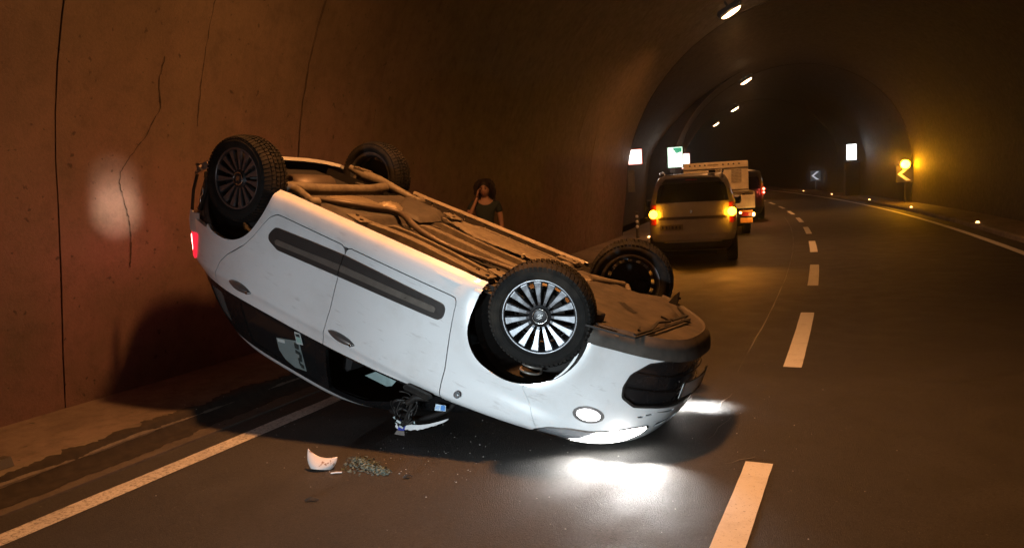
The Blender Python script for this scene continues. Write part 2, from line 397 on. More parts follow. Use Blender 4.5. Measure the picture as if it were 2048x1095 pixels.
# ================================================================== the overturned car
M_WHITE = N('white_car_paint')
_v = M_WHITE.coord('Object'); _d = M_WHITE.noise(_v, 2.2, 6, .65); _s2 = M_WHITE.noise(M_WHITE.coord('Object', (1, 1, 5)), 7, 4, .6)
_c = M_WHITE.mix(M_WHITE.ramp(_d, [(.48, 0.0), (.80, .38)]), (.76, .77, .78), (.42, .38, .34)); _c = M_WHITE.mix(M_WHITE.ramp(_s2, [(.61, 0.0), (.70, .28)]), _c, (.30, .27, .25))
M_WHITE.set(Base_Color=_c, Roughness=.36, Coat_Weight=.9, Specular_IOR_Level=.5); M_WHITE.b.inputs['Coat Roughness'].default_value = .09; M_WHITE = M_WHITE.m
M_DUSTW = mat('road_dusted_white', (.30, .25, .19), .5, scale=20, dirt=(.12, .09, .06), dirt_amt=.7)
M_BLKPL = mat('black_trim_plastic', (.012, .011, .011), .5, scale=60, bump=.08, spec=.35, dirt=(.05, .042, .032), dirt_amt=.3)
M_GLOSSB = mat('gloss_black_trim', (.010, .010, .011), .22, scale=20, spec=.25)
M_RUB = mat('rub_strip_insert', (.17, .15, .13), .34, scale=18, metal=.4)
M_RUBD = mat('rub_strip_dark', (.028, .024, .022), .45, scale=30)
M_HANDLE = mat('door_handle_metal', (.22, .215, .215), .34, .75, scale=12)
M_CHROME = mat('chrome', (.72, .72, .72), .12, 1.0, scale=12, var=.05)
M_RIM = mat('brushed_alloy', (.21, .215, .23), .34, .85, scale=50, var=.05)
M_RIMD = mat('dark_alloy', (.035, .035, .037), .4, .6, scale=40)
M_TYRE = mat('tyre_rubber', (.011, .0105, .010), .85, scale=24, spec=.2, bump=.15, dirt=(.060, .048, .036), dirt_amt=.55)
M_DISC = mat('brake_disc_steel', (.07, .06, .055), .6, .5, scale=40)
M_UNDER = mat('dusty_underbody', (.175, .148, .112), .62, .1, scale=26, var=.22, bump=.10, dirt=(.07, .052, .038), dirt_amt=.7)
M_UNDERD = mat('dusty_black_plastic', (.055, .046, .038), .68, scale=16, var=.3, bump=.12, dirt=(.13, .105, .08), dirt_amt=.5)
M_PIPE = mat('exhaust_steel', (.12, .095, .075), .55, .3, scale=14, dirt=(.06, .04, .03), dirt_amt=.7)
M_SHIELD = mat('heat_shield_aluminium', (.50, .42, .31), .38, .75, scale=12, bump=.4, dirt=(.16, .12, .08), dirt_amt=.6)
M_INSIDE = mat('dark_interior', (.018, .016, .016), .8, scale=20)
M_SEAT = mat('seat_fabric', (.035, .034, .036), .9, scale=60, bump=.3)
M_ARCH = mat('arch_liner_felt', (.020, .018, .017), .95, scale=30, bump=.4)
k = N('tinted_glass'); k.set(Base_Color=(.010, .011, .012), Roughness=.07, Specular_IOR_Level=.35); M_TINT = k.m
k = N('clear_glass'); k.set(Base_Color=(.85, .9, .9), Roughness=.03, Transmission_Weight=1.0, IOR=1.45); M_CLEAR = k.m

def pchip(xk, yk, x):
    xk = np.asarray(xk, float); yk = np.asarray(yk, float); h = np.diff(xk); dl = np.diff(yk) / h
    m = np.zeros_like(yk); m[0] = dl[0]; m[-1] = dl[-1]
    for i in range(1, len(xk) - 1):
        if dl[i - 1] * dl[i] > 0:
            w1 = 2 * h[i] + h[i - 1]; w2 = h[i] + 2 * h[i - 1]; m[i] = (w1 + w2) / (w1 / dl[i - 1] + w2 / dl[i])
    x = np.clip(x, xk[0], xk[-1]); i = np.clip(np.searchsorted(xk, x) - 1, 0, len(h) - 1); t = (x - xk[i]) / h[i]
    return (yk[i] * (1 + 2 * t) * (1 - t) ** 2 + m[i] * h[i] * t * (1 - t) ** 2 + yk[i + 1] * t * t * (3 - 2 * t) + m[i + 1] * h[i] * t * t * (t - 1))
# body loops: height, half width, nose x, nose squareness, tail x, tail squareness, x of greatest width
TB = np.array([
[.20, .80, .76, 3.0, -3.14, 5, -1.2], [.24, .855, .80, 3.0, -3.22, 5.5, -1.2], [.30, .872, .83, 2.9, -3.26, 6, -1.2], [.40, .885, .845, 2.85, -3.28, 6, -1.2],
[.55, .892, .85, 2.8, -3.29, 6, -1.2], [.70, .892, .83, 2.85, -3.27, 6, -1.2], [.80, .888, .79, 2.95, -3.24, 6, -1.2], [.88, .884, .735, 3.3, -3.21, 6, -1.25],
[.95, .878, .62, 3.5, -3.18, 6, -1.3], [1.01, .868, .36, 3.5, -3.16, 6, -1.4], [1.06, .852, .05, 3.5, -3.13, 5.5, -1.5], [1.10, .842, -.10, 3.6, -3.10, 5, -1.5],
[1.15, .822, -.22, 3.8, -3.06, 5, -1.6], [1.30, .772, -.52, 3.8, -2.93, 5, -1.7], [1.42, .722, -.78, 3.8, -2.80, 5, -1.8], [1.50, .685, -.97, 3.8, -2.70, 4.5, -1.85],
[1.55, .645, -1.12, 3.7, -2.60, 4.2, -1.85], [1.585, .57, -1.28, 3.5, -2.47, 3.8, -1.85], [1.61, .43, -1.45, 3.2, -2.32, 3, -1.85], [1.622, .26, -1.6, 2.6, -2.12, 2.5, -1.85], [1.626, .0, -1.85, 2, -1.85, 2, -1.85]])
NV = len(TB) - 1
def SB(a, v):
    a = np.asarray(a, float); v = np.asarray(v, float); kk = np.arange(NV + 1)
    z, w, xf, nf, xr, nr, xc = [pchip(kk, TB[:, i], v) for i in range(7)]
    fr = a <= 1; ph = np.where(fr, a, 2 - a) * np.pi / 2; n = np.where(fr, nf, nr); c = np.cos(ph); s = np.sin(ph)
    r = (np.abs(c) ** n + np.abs(s) ** n) ** (-1 / n)
    x = np.where(fr, xc + (xf - xc) * r * c, xc - (xc - xr) * r * c); y = w * r * s
    for cx, cz in ((-.055, .33), (-2.60, .33)):
        dd = np.hypot(x - cx, z - cz)
        y = y + .016 * np.exp(-((dd - .42) / .07) ** 2) * np.clip((.75 - z) / .1 + .5, 0, 1) * np.clip(s * 1.5, 0, 1)
    # shoulder crease below the windows and a shallow hollow along the doors
    y = y + .006 * np.exp(-((z - 1.0) / .025) ** 2) * np.clip(s * 1.3 - .3, 0, 1) - .008 * np.exp(-((z - .78) / .12) ** 2) * np.exp(-((x + 1.35) / .8) ** 2)
    return np.stack([x, y, z], -1)
def NB(a, v):
    e = 1e-3; a0 = np.clip(a - e, 0, 2); a1 = np.clip(a + e, 0, 2); v0 = np.clip(v - e * 8, 0, NV); v1 = np.clip(v + e * 8, 0, NV)
    n = np.cross(SB(a1, v) - SB(a0, v), SB(a, v1) - SB(a, v0)); l = np.linalg.norm(n, axis=-1, keepdims=True)
    return n / np.maximum(l, 1e-12)
# arc-length spacing round the body
_ta = np.linspace(0, 2, 4001); _p = SB(_ta, np.full_like(_ta, 4.0)); _L = np.concatenate([[0], np.cumsum(np.linalg.norm(np.diff(_p, axis=0), axis=1))])
NA = 250
A_ = np.interp(np.linspace(0, _L[-1], NA), _L, _ta); A_[0] = 0; A_[-1] = 2
_tv = np.linspace(0, NV, 2001); _p = SB(np.full_like(_tv, 1.0), _tv); _L = np.concatenate([[0], np.cumsum(np.linalg.norm(np.diff(_p, axis=0), axis=1))]); NVV = 110
V_ = np.interp(np.linspace(0, _L[-1], NVV), _L, _tv)
class Sub:
    """triangles over (a, v); xyz is looked up again after each cut so the pieces stay on the surface"""
    def __init__(s, a, v, T_): s.a, s.v, s.T = a, v, T_; s.P = SB(a, v)
    def cut(s, f):
        """returns (inside where f<0, outside)"""
        g = f(s); g = np.where(np.abs(g) < 1e-7, 1e-7, g); neg = g < 0; tn = neg[s.T]; c = tn.sum(1)
        Tin = [s.T[c == 3]]; Tout = [s.T[c == 0]]; mix = s.T[(c == 1) | (c == 2)]
        a, v = s.a, s.v
        if len(mix):
            nm = neg[mix]; lone = np.where(nm.sum(1) == 1, nm.argmax(1), (~nm).argmax(1)); r = np.arange(len(mix))
            p = mix[r, lone]; q = mix[r, (lone + 1) % 3]; w = mix[r, (lone + 2) % 3]
            E_ = np.concatenate([np.stack([p, q], 1), np.stack([p, w], 1)]); E_.sort(1)
            U, inv = np.unique(E_, axis=0, return_inverse=True); inv = inv.ravel()
            t = g[U[:, 0]] / (g[U[:, 0]] - g[U[:, 1]]); t = np.clip(t, .001, .999)
            na = a[U[:, 0]] * (1 - t) + a[U[:, 1]] * t; nv = v[U[:, 0]] * (1 - t) + v[U[:, 1]] * t
            b = len(a); a = np.concatenate([a, na]); v = np.concatenate([v, nv]); e1 = b + inv[:len(mix)]; e2 = b + inv[len(mix):]
            tri = np.stack([p, e1, e2], 1); q1 = np.stack([e1, q, w], 1); q2 = np.stack([e1, w, e2], 1); ln = neg[p]
            Tin += [tri[ln], q1[~ln], q2[~ln]]; Tout += [tri[~ln], q1[ln], q2[ln]]
        return Sub(a, v, np.concatenate(Tin)), Sub(a, v, np.concatenate(Tout))
    def compact(s):
        u, inv = np.unique(s.T, return_inverse=True); return s.a[u], s.v[u], inv.reshape(-1, 3)
_i, _j = np.meshgrid(np.arange(NA - 1), np.arange(NVV - 1), indexing='ij'); _q = (_i * NVV + _j).ravel()
_T = np.concatenate([np.stack([_q, _q + NVV, _q + NVV + 1], 1), np.stack([_q, _q + NVV + 1, _q + 1], 1)])
_aa, _vv = np.meshgrid(A_, V_, indexing='ij'); HALF = Sub(_aa.ravel(), _vv.ravel(), _T)

def poly_sd(px, pz, P):
    """signed distance to a closed polygon, negative inside"""
    P = np.asarray(P, float); d = np.full(px.shape, 1e9); ins = np.zeros(px.shape, bool)
    for i in range(len(P)):
        a = P[i]; b = P[(i + 1) % len(P)]; e = b - a; t = np.clip(((px - a[0]) * e[0] + (pz - a[1]) * e[1]) / (e @ e), 0, 1)
        d = np.minimum(d, np.hypot(px - a[0] - t * e[0], pz - a[1] - t * e[1]))
        c = ((a[1] > pz) != (b[1] > pz)) & (px < (b[0] - a[0]) * (pz - a[1]) / ((b[1] - a[1]) if b[1] != a[1] else 1e-9) + a[0]); ins ^= c
    return np.where(ins, -d, d)
def side_poly(P, r=0.0, g=0.0):
    """rounded polygon in the side view; r rounds the corners, g grows it"""
    P = np.asarray(P, float)
    if r:
        c = P.mean(0); Q = []
        n = len(P); ar = sum(P[i][0] * P[(i + 1) % n][1] - P[(i + 1) % n][0] * P[i][1] for i in range(n)); sg = 1 if ar > 0 else -1
        for i in range(n):                            # inset by r, so growing by r restores it with round corners
            a, b, d = P[i - 1], P[i], P[(i + 1) % n]; e1 = (b - a) / np.linalg.norm(b - a); e2 = (d - b) / np.linalg.norm(d - b)
            n1 = np.array([-e1[1], e1[0]]) * sg; n2 = np.array([-e2[1], e2[0]]) * sg; k_ = 1 + n1 @ n2; Q.append(b + (n1 + n2) / max(k_, .3) * r)
        P = Q
    return lambda s: poly_sd(s.P[:, 0], s.P[:, 2], P) - r - g
def az_poly(P, r=0.0, g=0.0):
    """polygon over (distance round the nose from the centre line in metres, height)"""
    P = [(p[0], p[1]) for p in P]
    f0 = side_poly(P, r, g)
    class Q: pass
    def f(s):
        q = Q(); q.P = np.stack([arc(s.a), s.P[:, 1], s.P[:, 2]], 1); return f0(q)
    return f
_pa = SB(_ta, np.full_like(_ta, 4.6)); _LA = np.concatenate([[0], np.cumsum(np.linalg.norm(np.diff(_pa, axis=0), axis=1))])
def arc(a): return np.interp(a, _ta, _LA)

def piece(name, sub, mat_, parent, off=0.0, thick=.02, inward=True, both=False, label=None, side=1, smooth=True, bulge=None):
    """a body panel with a returned edge; side=-1 mirrors it; both joins the two halves over the centre line"""
    if len(sub.T) == 0: return None
    a, v, T_ = sub.compact(); lab = np.arange(len(a))
    for _ in range(400):                              # drop slivers the cuts leave behind
        m0 = lab[T_].min(1); l2 = lab.copy(); np.minimum.at(l2, T_.ravel(), np.repeat(m0, 3)); l2 = l2[l2]
        if (l2 == lab).all(): break
        lab = l2
    tl_ = lab[T_[:, 0]]; u_, c_ = np.unique(tl_, return_counts=True)
    if len(u_) > 1:
        sub = Sub(a, v, T_[np.isin(tl_, u_[c_ > .06 * len(T_)])]); a, v, T_ = sub.compact()
    P = SB(a, v); Nn = NB(a, v); bad = ~np.isfinite(Nn).all(1) | (np.linalg.norm(Nn, axis=1) < .5); Nn[bad] = (0, 0, 1)
    P = P + Nn * off
    if bulge is not None: P = P + Nn * bulge(a, v, P)[:, None]
    e = np.concatenate([T_[:, [0, 1]], T_[:, [1, 2]], T_[:, [2, 0]]]); es = np.sort(e, 1); U, inv, cnt = np.unique(es, axis=0, return_inverse=True, return_counts=True)
    bd = e[cnt[inv.ravel()] == 1]
    if both:
        keep = ~((a[bd[:, 0]] < 1e-6) & (a[bd[:, 1]] < 1e-6)) & ~((a[bd[:, 0]] > 2 - 1e-6) & (a[bd[:, 1]] > 2 - 1e-6)); bd = bd[keep]
    used = np.unique(bd); mp = -np.ones(len(a), int); n0 = len(a)
    if thick > 0:
        # rim gets its own copies of the edge so that it shades as an edge
        mp[used] = np.arange(len(used)); Ra = P[used]; Rb = P[used] - Nn[used] * thick
        RF = np.stack([mp[bd[:, 1]], mp[bd[:, 0]], mp[bd[:, 0]] + len(used), mp[bd[:, 1]] + len(used)], 1) + n0
        Vv = np.concatenate([P, Ra, Rb]); NN = np.concatenate([Nn, Nn[used], Nn[used]])
    else: Vv, NN, RF = P, Nn, np.zeros((0, 4), int)
    F = T_.tolist() + RF.tolist()
    def mirrored(V1): return V1 * np.array([1, -1, 1])
    if both:
        nV = len(Vv); F2 = [[x + nV for x in f][::-1] for f in F]; Vv = np.concatenate([Vv, mirrored(Vv)]); NN = np.concatenate([NN, mirrored(NN)]); F = F + F2
    elif side < 0: Vv = mirrored(Vv); NN = mirrored(NN); F = [f[::-1] for f in F]
    me = bpy.data.meshes.new(name); me.from_pydata(Vv.tolist(), [], F); me.materials.append(mat_)
    me.polygons.foreach_set('use_smooth', np.array([len(f) == 3 for f in F], bool)); me.update()
    me.normals_split_custom_set_from_vertices(NN.tolist())
    # flat rim: custom normals only for the panel faces
    ln = np.zeros((len(me.loops), 3), np.float32); li_ = np.zeros(len(me.loops), np.int32); me.loops.foreach_get('vertex_index', li_); ln = NN[li_].astype(float)
    ls = np.zeros(len(me.polygons), np.int32); me.polygons.foreach_get('loop_start', ls); fn = np.zeros(len(me.polygons) * 3, np.float32); me.polygons.foreach_get('normal', fn); fn = fn.reshape(-1, 3)
    lt = np.zeros(len(me.polygons), np.int32); me.polygons.foreach_get('loop_total', lt)
    for k_ in np.where(lt == 4)[0]: ln[ls[k_]:ls[k_] + 4] = fn[k_]
    me.normals_split_custom_set(ln.tolist())
    o = link(name, me, parent)
    if label: o['label'] = label
    return o

car = empty('overturned_car')
CM = Matrix(((0.950747500219777, -0.04261022745269211, -0.30702371136815315, -1.1963092030821656), (-0.048648636151275196, -0.9987434114648404, -0.012037784521795922, 4.856821272409149),
             (-0.3061249761559256, 0.026381178366445185, -0.9516257312628383, 1.0415529309750746), (0, 0, 0, 1)))
car.matrix_world = CM
tag(car, 'white hatchback lying on its roof with headlights lit, wheels in the air', 'car')

belt = lambda x: np.interp(x, [-3.2, -2.82, -2.5, -2.1, -1.7, -1.35, -1.04, -.57, -.46, -.35, 0], [1.085, 1.10, 1.115, 1.11, 1.11, 1.10, 1.085, 1.05, 1.035, 1.045, 1.07])
ARF = [(.30, .12), (.295, .33), (.27, .48), (.20, .61), (.08, .685), (-.05, .72), (-.17, .705), (-.29, .665), (-.375, .575), (-.41, .46), (-.395, .28), (-.39, .12)]
ARR = [(-2.20, .12), (-2.21, .28), (-2.255, .42), (-2.335, .58), (-2.45, .675), (-2.60, .715), (-2.75, .70), (-2.86, .63), (-2.93, .5), (-2.98, .3), (-2.98, .12)]
FD = [(-.525, .355), (-.505, .60), (-.475, .83), (-.475, 1.2), (-1.5, 1.2), (-1.47, .85), (-1.455, .55), (-1.445, .355)]
RD = [(-1.445, .355), (-1.455, .55), (-1.47, .85), (-1.5, 1.2), (-2.66, 1.2), (-2.62, .97), (-2.53, .82), (-2.36, .70), (-2.22, .52), (-2.115, .355)]
G = .0035
def chaikin(P, n=2, keep=()):
    P = [np.array(p, float) for p in P]
    for _ in range(n):
        Q = []
        for i in range(len(P)):
            a, b = P[i], P[(i + 1) % len(P)]; Q += [a * .75 + b * .25, a * .25 + b * .75]
        P = Q
    return [tuple(p) for p in P]
ARF, ARR = chaikin(ARF), chaikin(ARR)
RD = RD[:4] + [(-2.66, 1.2), (-2.645, 1.02), (-2.60, .90), (-2.53, .815), (-2.44, .745), (-2.355, .675), (-2.28, .58), (-2.22, .48), (-2.165, .395), (-2.115, .355)]
A1 = lambda lo, hi: (lambda s: np.maximum(lo - s.a, s.a - hi))
X_ = lambda s: s.P[:, 0]
Z_ = lambda s: s.P[:, 2]

full_, band, rest = HALF, None, None
# split the shell by height: lower body, window band, roof
roofline = lambda s: (1.505 - np.clip((-1.9 - X_(s)), 0, 2) ** 2 * .08 - np.clip(X_(s) + 1.25, 0, 2) * .0) - Z_(s)
ROOF, below = HALF.cut(roofline)
BAND, LOW = below.cut(lambda s: np.minimum(np.where((X_(s) > -.46) , (1.045 + np.clip(.86 - np.abs(s.P[:, 1]), 0, 1) * .055), belt(X_(s))), 9) - Z_(s))
# roof: crushed a little over the driver
piece('roof', ROOF, M_WHITE, car, both=True, thick=.03)
# -- window band: windshield, rear window, side windows, pillars
ws_f = lambda s: np.maximum(arc2(s) - 1.0, 0) if 0 else None
WSH, rest_ = BAND.cut(lambda s: np.maximum(s.a - .56, -9))
REARW, SIDEB = rest_.cut(lambda s: 1.60 - s.a)
WG, WFR = WSH.cut(lambda s: np.maximum(np.maximum(s.a - .50, 1.10 - Z_(s)), Z_(s) - 1.475))
piece('windshield', WG, M_TINT, car, both=True, off=-.006, thick=.01, label='cracked dark windshield')
piece('windshield_frame', WFR, M_GLOSSB, car, both=True, thick=.03)
RG, RFR = REARW.cut(lambda s: np.maximum(1.64 - s.a, np.maximum(1.14 - Z_(s), Z_(s) - 1.44)))
piece('rear_window', RG, M_TINT, car, both=True, off=-.006, thick=.01)
piece('tailgate_frame', RFR, M_GLOSSB, car, both=True, thick=.03)
WF = [(-1.47, 1.118), (-1.455, 1.49), (-1.00, 1.49), (-.74, 1.35), (-.54, 1.12), (-.60, 1.075)]
WR = [(-1.58, 1.14), (-2.38, 1.145), (-2.27, 1.455), (-1.56, 1.48)]
WQ = [(-2.60, 1.16), (-2.80, 1.165), (-2.66, 1.36), (-2.50, 1.40)]
for sd in (1, -1):
    hf, b1 = SIDEB.cut(side_poly(WF, .03)); hr, b2 = b1.cut(side_poly(WR, .03)); hq, b3 = b2.cut(side_poly(WQ, .02))
    piece('window_frame', b3, M_GLOSSB, car, side=sd, thick=.03)
    piece('rear_door_window', hr, M_TINT, car, side=sd, off=-.007, thick=.01)
    piece('quarter_window', hq, mat('quarter_glass', (.10, .11, .11), .15, scale=6) if sd > 0 else M_TINT, car, side=sd, off=-.005, thick=.01)
    if sd < 0: piece('front_door_window', hf, M_TINT, car, side=sd, off=-.007, thick=.01)
# -- lower body
def lowcuts(s):
    a1, r = s.cut(side_poly(ARF, .05)); a2, r = r.cut(side_poly(ARR, .05)); return r
B0 = lowcuts(LOW)
LIP, B0 = B0.cut(lambda s: np.maximum(Z_(s) - (.303 + .01 * np.clip(.5 - X_(s), 0, 1)), .2 - X_(s)))      # black chin round the nose
GR = [(-.3, .285), (.42, .293), (.58, .333), (.675, .42), (.695, .51), (.68, .585), (.58, .632), (.45, .622), (-.3, .615)]
HL = [(.40, .745), (.50, .765), (.62, .81), (.76, .845), (.88, .86), (.99, .895), (1.02, .94), (.95, .975), (.77, .985), (.62, .95), (.50, .895), (.39, .83), (.36, .78)]
CX, CZ_ = .818, .745
ell = lambda rx, rz, cx=CX, cz=CZ_: (lambda s: (np.hypot((arc(s.a) - cx) / rx, (s.P[:, 2] - cz) / rz) - 1) * min(rx, rz))
def seamline(pts):
    """everything in front of a line x(z)"""
    return lambda s: np.interp(s.P[:, 2], [p[1] for p in pts], [p[0] for p in pts]) - s.P[:, 0]
M_LENS = N('headlamp_lens'); M_LENS.set(Base_Color=(.45, .48, .52), Roughness=.12, Metallic=.7, Coat_Weight=1.0); M_LENS = M_LENS.m
M_LIT = emis('lit_headlamp', (1.0, .97, .92), 16)
M_DRL = emis('lit_running_lamp', (.95, .97, 1.0), 14)
M_TAILR = emis('lit_tail_lamp', (1.0, .02, .05), 1.1, (.4, .01, .01))
M_TAILC = emis('lit_tail_bulb', (1.0, .22, .2), 18, (.6, .05, .05))
def gap(f, g=G): return lambda s: f(s) + g
for sd in (1, -1):
    pass
gr, R1 = B0.cut(az_poly(GR, .04)); rl, R1 = R1.cut(ell(.098, .056)); hl, R1 = R1.cut(az_poly(HL, .02))
s1, R1 = R1.cut(az_poly([(.53, .69), (.40, .648), (.20, .640), (.20, .652), (.40, .664), (.50, .70)], .002))
s2, R1 = R1.cut(az_poly([(.335, .735), (.2, .715), (.05, .71), (.05, .745), (.2, .752), (.325, .775)], .006))
BUMP = [(.21, .2), (.21, .60), (.04, .70), (.12, .81), (.19, .93), (.22, .99), (.22, 1.2)]
bump_, R2 = R1.cut(seamline(BUMP))
# bonnet above z=.99 ahead of the screen
bon_, fend_ = R2.cut(lambda s: np.maximum(np.interp(X_(s), [-.5, -.2, .1, .25], [1.03, 1.005, .985, .96]) - Z_(s), -.42 - X_(s)))
up_, bump_ = bump_.cut(lambda s: .985 - Z_(s)); bonnet_parts = (bon_, up_)
fd, R3 = fend_.cut(side_poly(FD, .035)); rd, R3 = R3.cut(side_poly(RD, .06))
fen, qp = R3.cut(lambda s: np.where(Z_(s) > .352, -.66, -.42) - X_(s))
rocker, qp = qp.cut(lambda s: np.maximum(Z_(s) - .36, np.maximum(-2.25 - X_(s), X_(s) + .38)))
tl, qp2 = qp.cut(lambda s: np.maximum(np.maximum(X_(s) + 2.94, s.a - 1.72), np.maximum(.81 - Z_(s), Z_(s) - 1.01)))
rbump, qp2 = qp2.cut(lambda s: np.maximum(np.maximum(X_(s) + 2.80, Z_(s) - .70), -9))
tailg, quar = qp2.cut(lambda s: 1.60 - s.a)
gg = lambda sub, f: sub.cut(f)[0]
def shrink(sub, fs):
    for f in fs: sub = sub.cut(f)[0]
    return sub
def outside(f, g=G): return lambda s: g - f(s)
fFD, fRD = side_poly(FD, .035), side_poly(RD, .06)
fd = gg(fd, gap(fFD)); rd = gg(rd, gap(fRD))
fen = gg(fen, outside(fFD)); quar = gg(quar, outside(fRD)); rocker = shrink(rocker, [outside(fFD), outside(fRD)])
fen = gg(fen, lambda s: seamline(BUMP)(s) * -1 + .002)
bonc = [gg(x, lambda s: np.interp(X_(s), [-.5, -.2, .1, .25], [1.03, 1.005, .985, .96]) + .004 - Z_(s)) for x in (bonnet_parts[0],)] + [gg(bonnet_parts[1], lambda s: .989 - Z_(s))]
doors = {}
for sd in (1, -1):
    doors[sd] = piece('front_door', fd, M_WHITE, car, side=sd, thick=.03), piece('rear_door', rd, M_WHITE, car, side=sd, thick=.03)
    piece('front_fender', fen, M_WHITE, car, side=sd, thick=.010)
    piece('door_sill', rocker, M_WHITE if sd > 0 else M_DUSTW, car, side=sd, thick=.03)
    piece('rear_quarter_panel', quar, M_WHITE, car, side=sd, thick=.03)
    h = piece('headlight', hl, M_LENS, car, side=sd, off=-.004, thick=.02)
    lit = hl.cut(az_poly([(.40, .745), (.50, .765), (.62, .81), (.72, .845), (.75, .90), (.73, .99), (.62, .95), (.50, .895), (.39, .83), (.36, .78)], .02))[0]
    piece('lit_reflector', lit, M_LIT, h, side=sd, off=.002, thick=.0)
    lo = hl.cut(lambda s: -(az_poly(HL, .02, -.012)(s)))[0]
    piece('chrome_surround', lo, M_CHROME, h, side=sd, off=.003, thick=.012)
    r = piece('running_lamp', rl, M_HANDLE, car, side=sd, off=.003, thick=.02)
    piece('lit_reflector', rl.cut(ell(.074, .038))[0], M_DRL, r, side=sd, off=.006, thick=.004)
piece('bonnet', bonc[0], M_WHITE, car, both=True, thick=.025); piece('bonnet', bonc[1], M_WHITE, car, both=True, thick=.0)
piece('front_bumper', bump_, M_WHITE, car, both=True, thick=.008)
piece('chin_spoiler', LIP, M_UNDERD, car, both=True, off=.018, thick=.05)
g_ = piece('front_grille', gr, M_GLOSSB, car, both=True, off=-.035, thick=.0)
piece('grille_surround', gr.cut(lambda s: -az_poly(GR, .04, -.014)(s))[0], M_BLKPL, g_, both=True, off=-.006, thick=.045)
for z in (.42, .52):
    mb = MB(); P = SB(np.linspace(0, .40, 30), np.full(30, float(np.interp(z, TB[:, 0], np.arange(NV + 1)))))
    pts = [(p[0] - .022, -p[1], p[2]) for p in P[::-1]] + [(p[0] - .022, p[1], p[2]) for p in P[1:]]
    mb.tube(pts, .004, 5); mb.build('grille_bar', M_GLOSSB, g_)
for s_ in (s1, s2):
    for sd in (1, -1): piece('bumper_slot', s_, M_BLKPL, car, side=sd, off=-.008, thick=.0)
# number plate bowed with the nose, smeared
V = []; F = []
for i, y in enumerate(np.linspace(-.27, .27, 15)):
    xx = .872 - .25 * (y * y) * 1.3
    V += [(xx, y, .445), (xx, y, .545), (xx - .006, y, .445), (xx - .006, y, .545)]
for i in range(14):
    a = 4 * i; F += [(a, a + 4, a + 5, a + 1), (a + 2, a + 3, a + 7, a + 6), (a, a + 2, a + 6, a + 4), (a + 1, a + 5, a + 7, a + 3)]
F += [(0, 1, 3, 2), (56, 58, 59, 57)]
M_PLATE = mat('number_plate_white', (.42, .43, .43), .4, scale=9, dirt=(.10, .09, .08), dirt_amt=.8)
np_ = mk('number_plate', V, F, M_PLATE, car)
mb = MB(); mb.tube([(.872 - .25 * y * y * 1.3 + .003, y, .435) for y in np.linspace(-.27, .27, 9)] + [(.85, .27, .55)] + [(.872 - .25 * y * y * 1.3 + .003, y, .55) for y in np.linspace(.27, -.27, 9)] + [(.85, -.27, .435)], .004, 4); mb.build('plate_frame', M_BLKPL, np_)
# rear: right bumper whole, left corner torn away, bits of it hanging
piece('rear_bumper', rbump, M_WHITE, car, side=-1, thick=.03)
piece('tailgate', tailg, M_WHITE, car, both=True, thick=.03)
for sd in (1, -1):
    t_ = piece('tail_lamp', tl, M_TAILR, car, side=sd, off=.012, thick=.02)
    piece('lit_bulb_strip', tl.cut(lambda s: np.maximum(np.abs(X_(s) + 3.11) - .045, np.abs(Z_(s) - .93) - .065))[0], M_TAILC, t_, side=sd, off=.016, thick=.002)
# inner shell behind every gap
def inner(s): return s
inn, _ = HALF.cut(lambda s: Z_(s) - 1.04); _x, inn = inn.cut(side_poly(ARF, .05, .0)); _x, inn = inn.cut(side_poly(ARR, .05, .0)); _x, inn = inn.cut(az_poly(HL, 0))
piece('inner_body', inn, M_INSIDE, car, both=True, off=-.045, thick=.0)
piece('headliner', ROOF, M_INSIDE, car, both=True, off=-.05, thick=.0)
# rub strips with metal insert, one on each door
RS1 = [(-.575, .42), (-.575, .545), (-1.445, .575), (-1.445, .42)]
RS2 = [(-1.452, .42), (-1.452, .575), (-2.03, .60), (-2.15, .545), (-2.09, .445)]
STRIP = [(-.58, .425), (-.585, .535), (-1.43, .567), (-2.03, .595), (-2.16, .545), (-2.10, .445), (-1.75, .425), (-1.43, .412)]
INS = [(-.645, .462), (-.645, .502), (-1.43, .528), (-2.06, .556), (-2.08, .528), (-1.43, .482)]
for sd in (1, -1):
    for dr, src, nm in ((doors[sd][0], fd, 0), (doors[sd][1], rd, 1)):
        st_ = src.cut(side_poly(STRIP, .045))[0]; o = piece('rub_strip', st_, M_RUBD, dr, side=sd, off=.011, thick=.012)
        piece('metal_insert', src.cut(side_poly(INS, .018))[0], M_RUB, o, side=sd, off=.0145, thick=.004)
        if nm == 0: piece('chrome_tip', src.cut(side_poly([(-1.425, .485), (-1.415, .485), (-1.418, .53), (-1.428, .53)], 0))[0], M_CHROME, o, side=sd, off=.018, thick=.006)
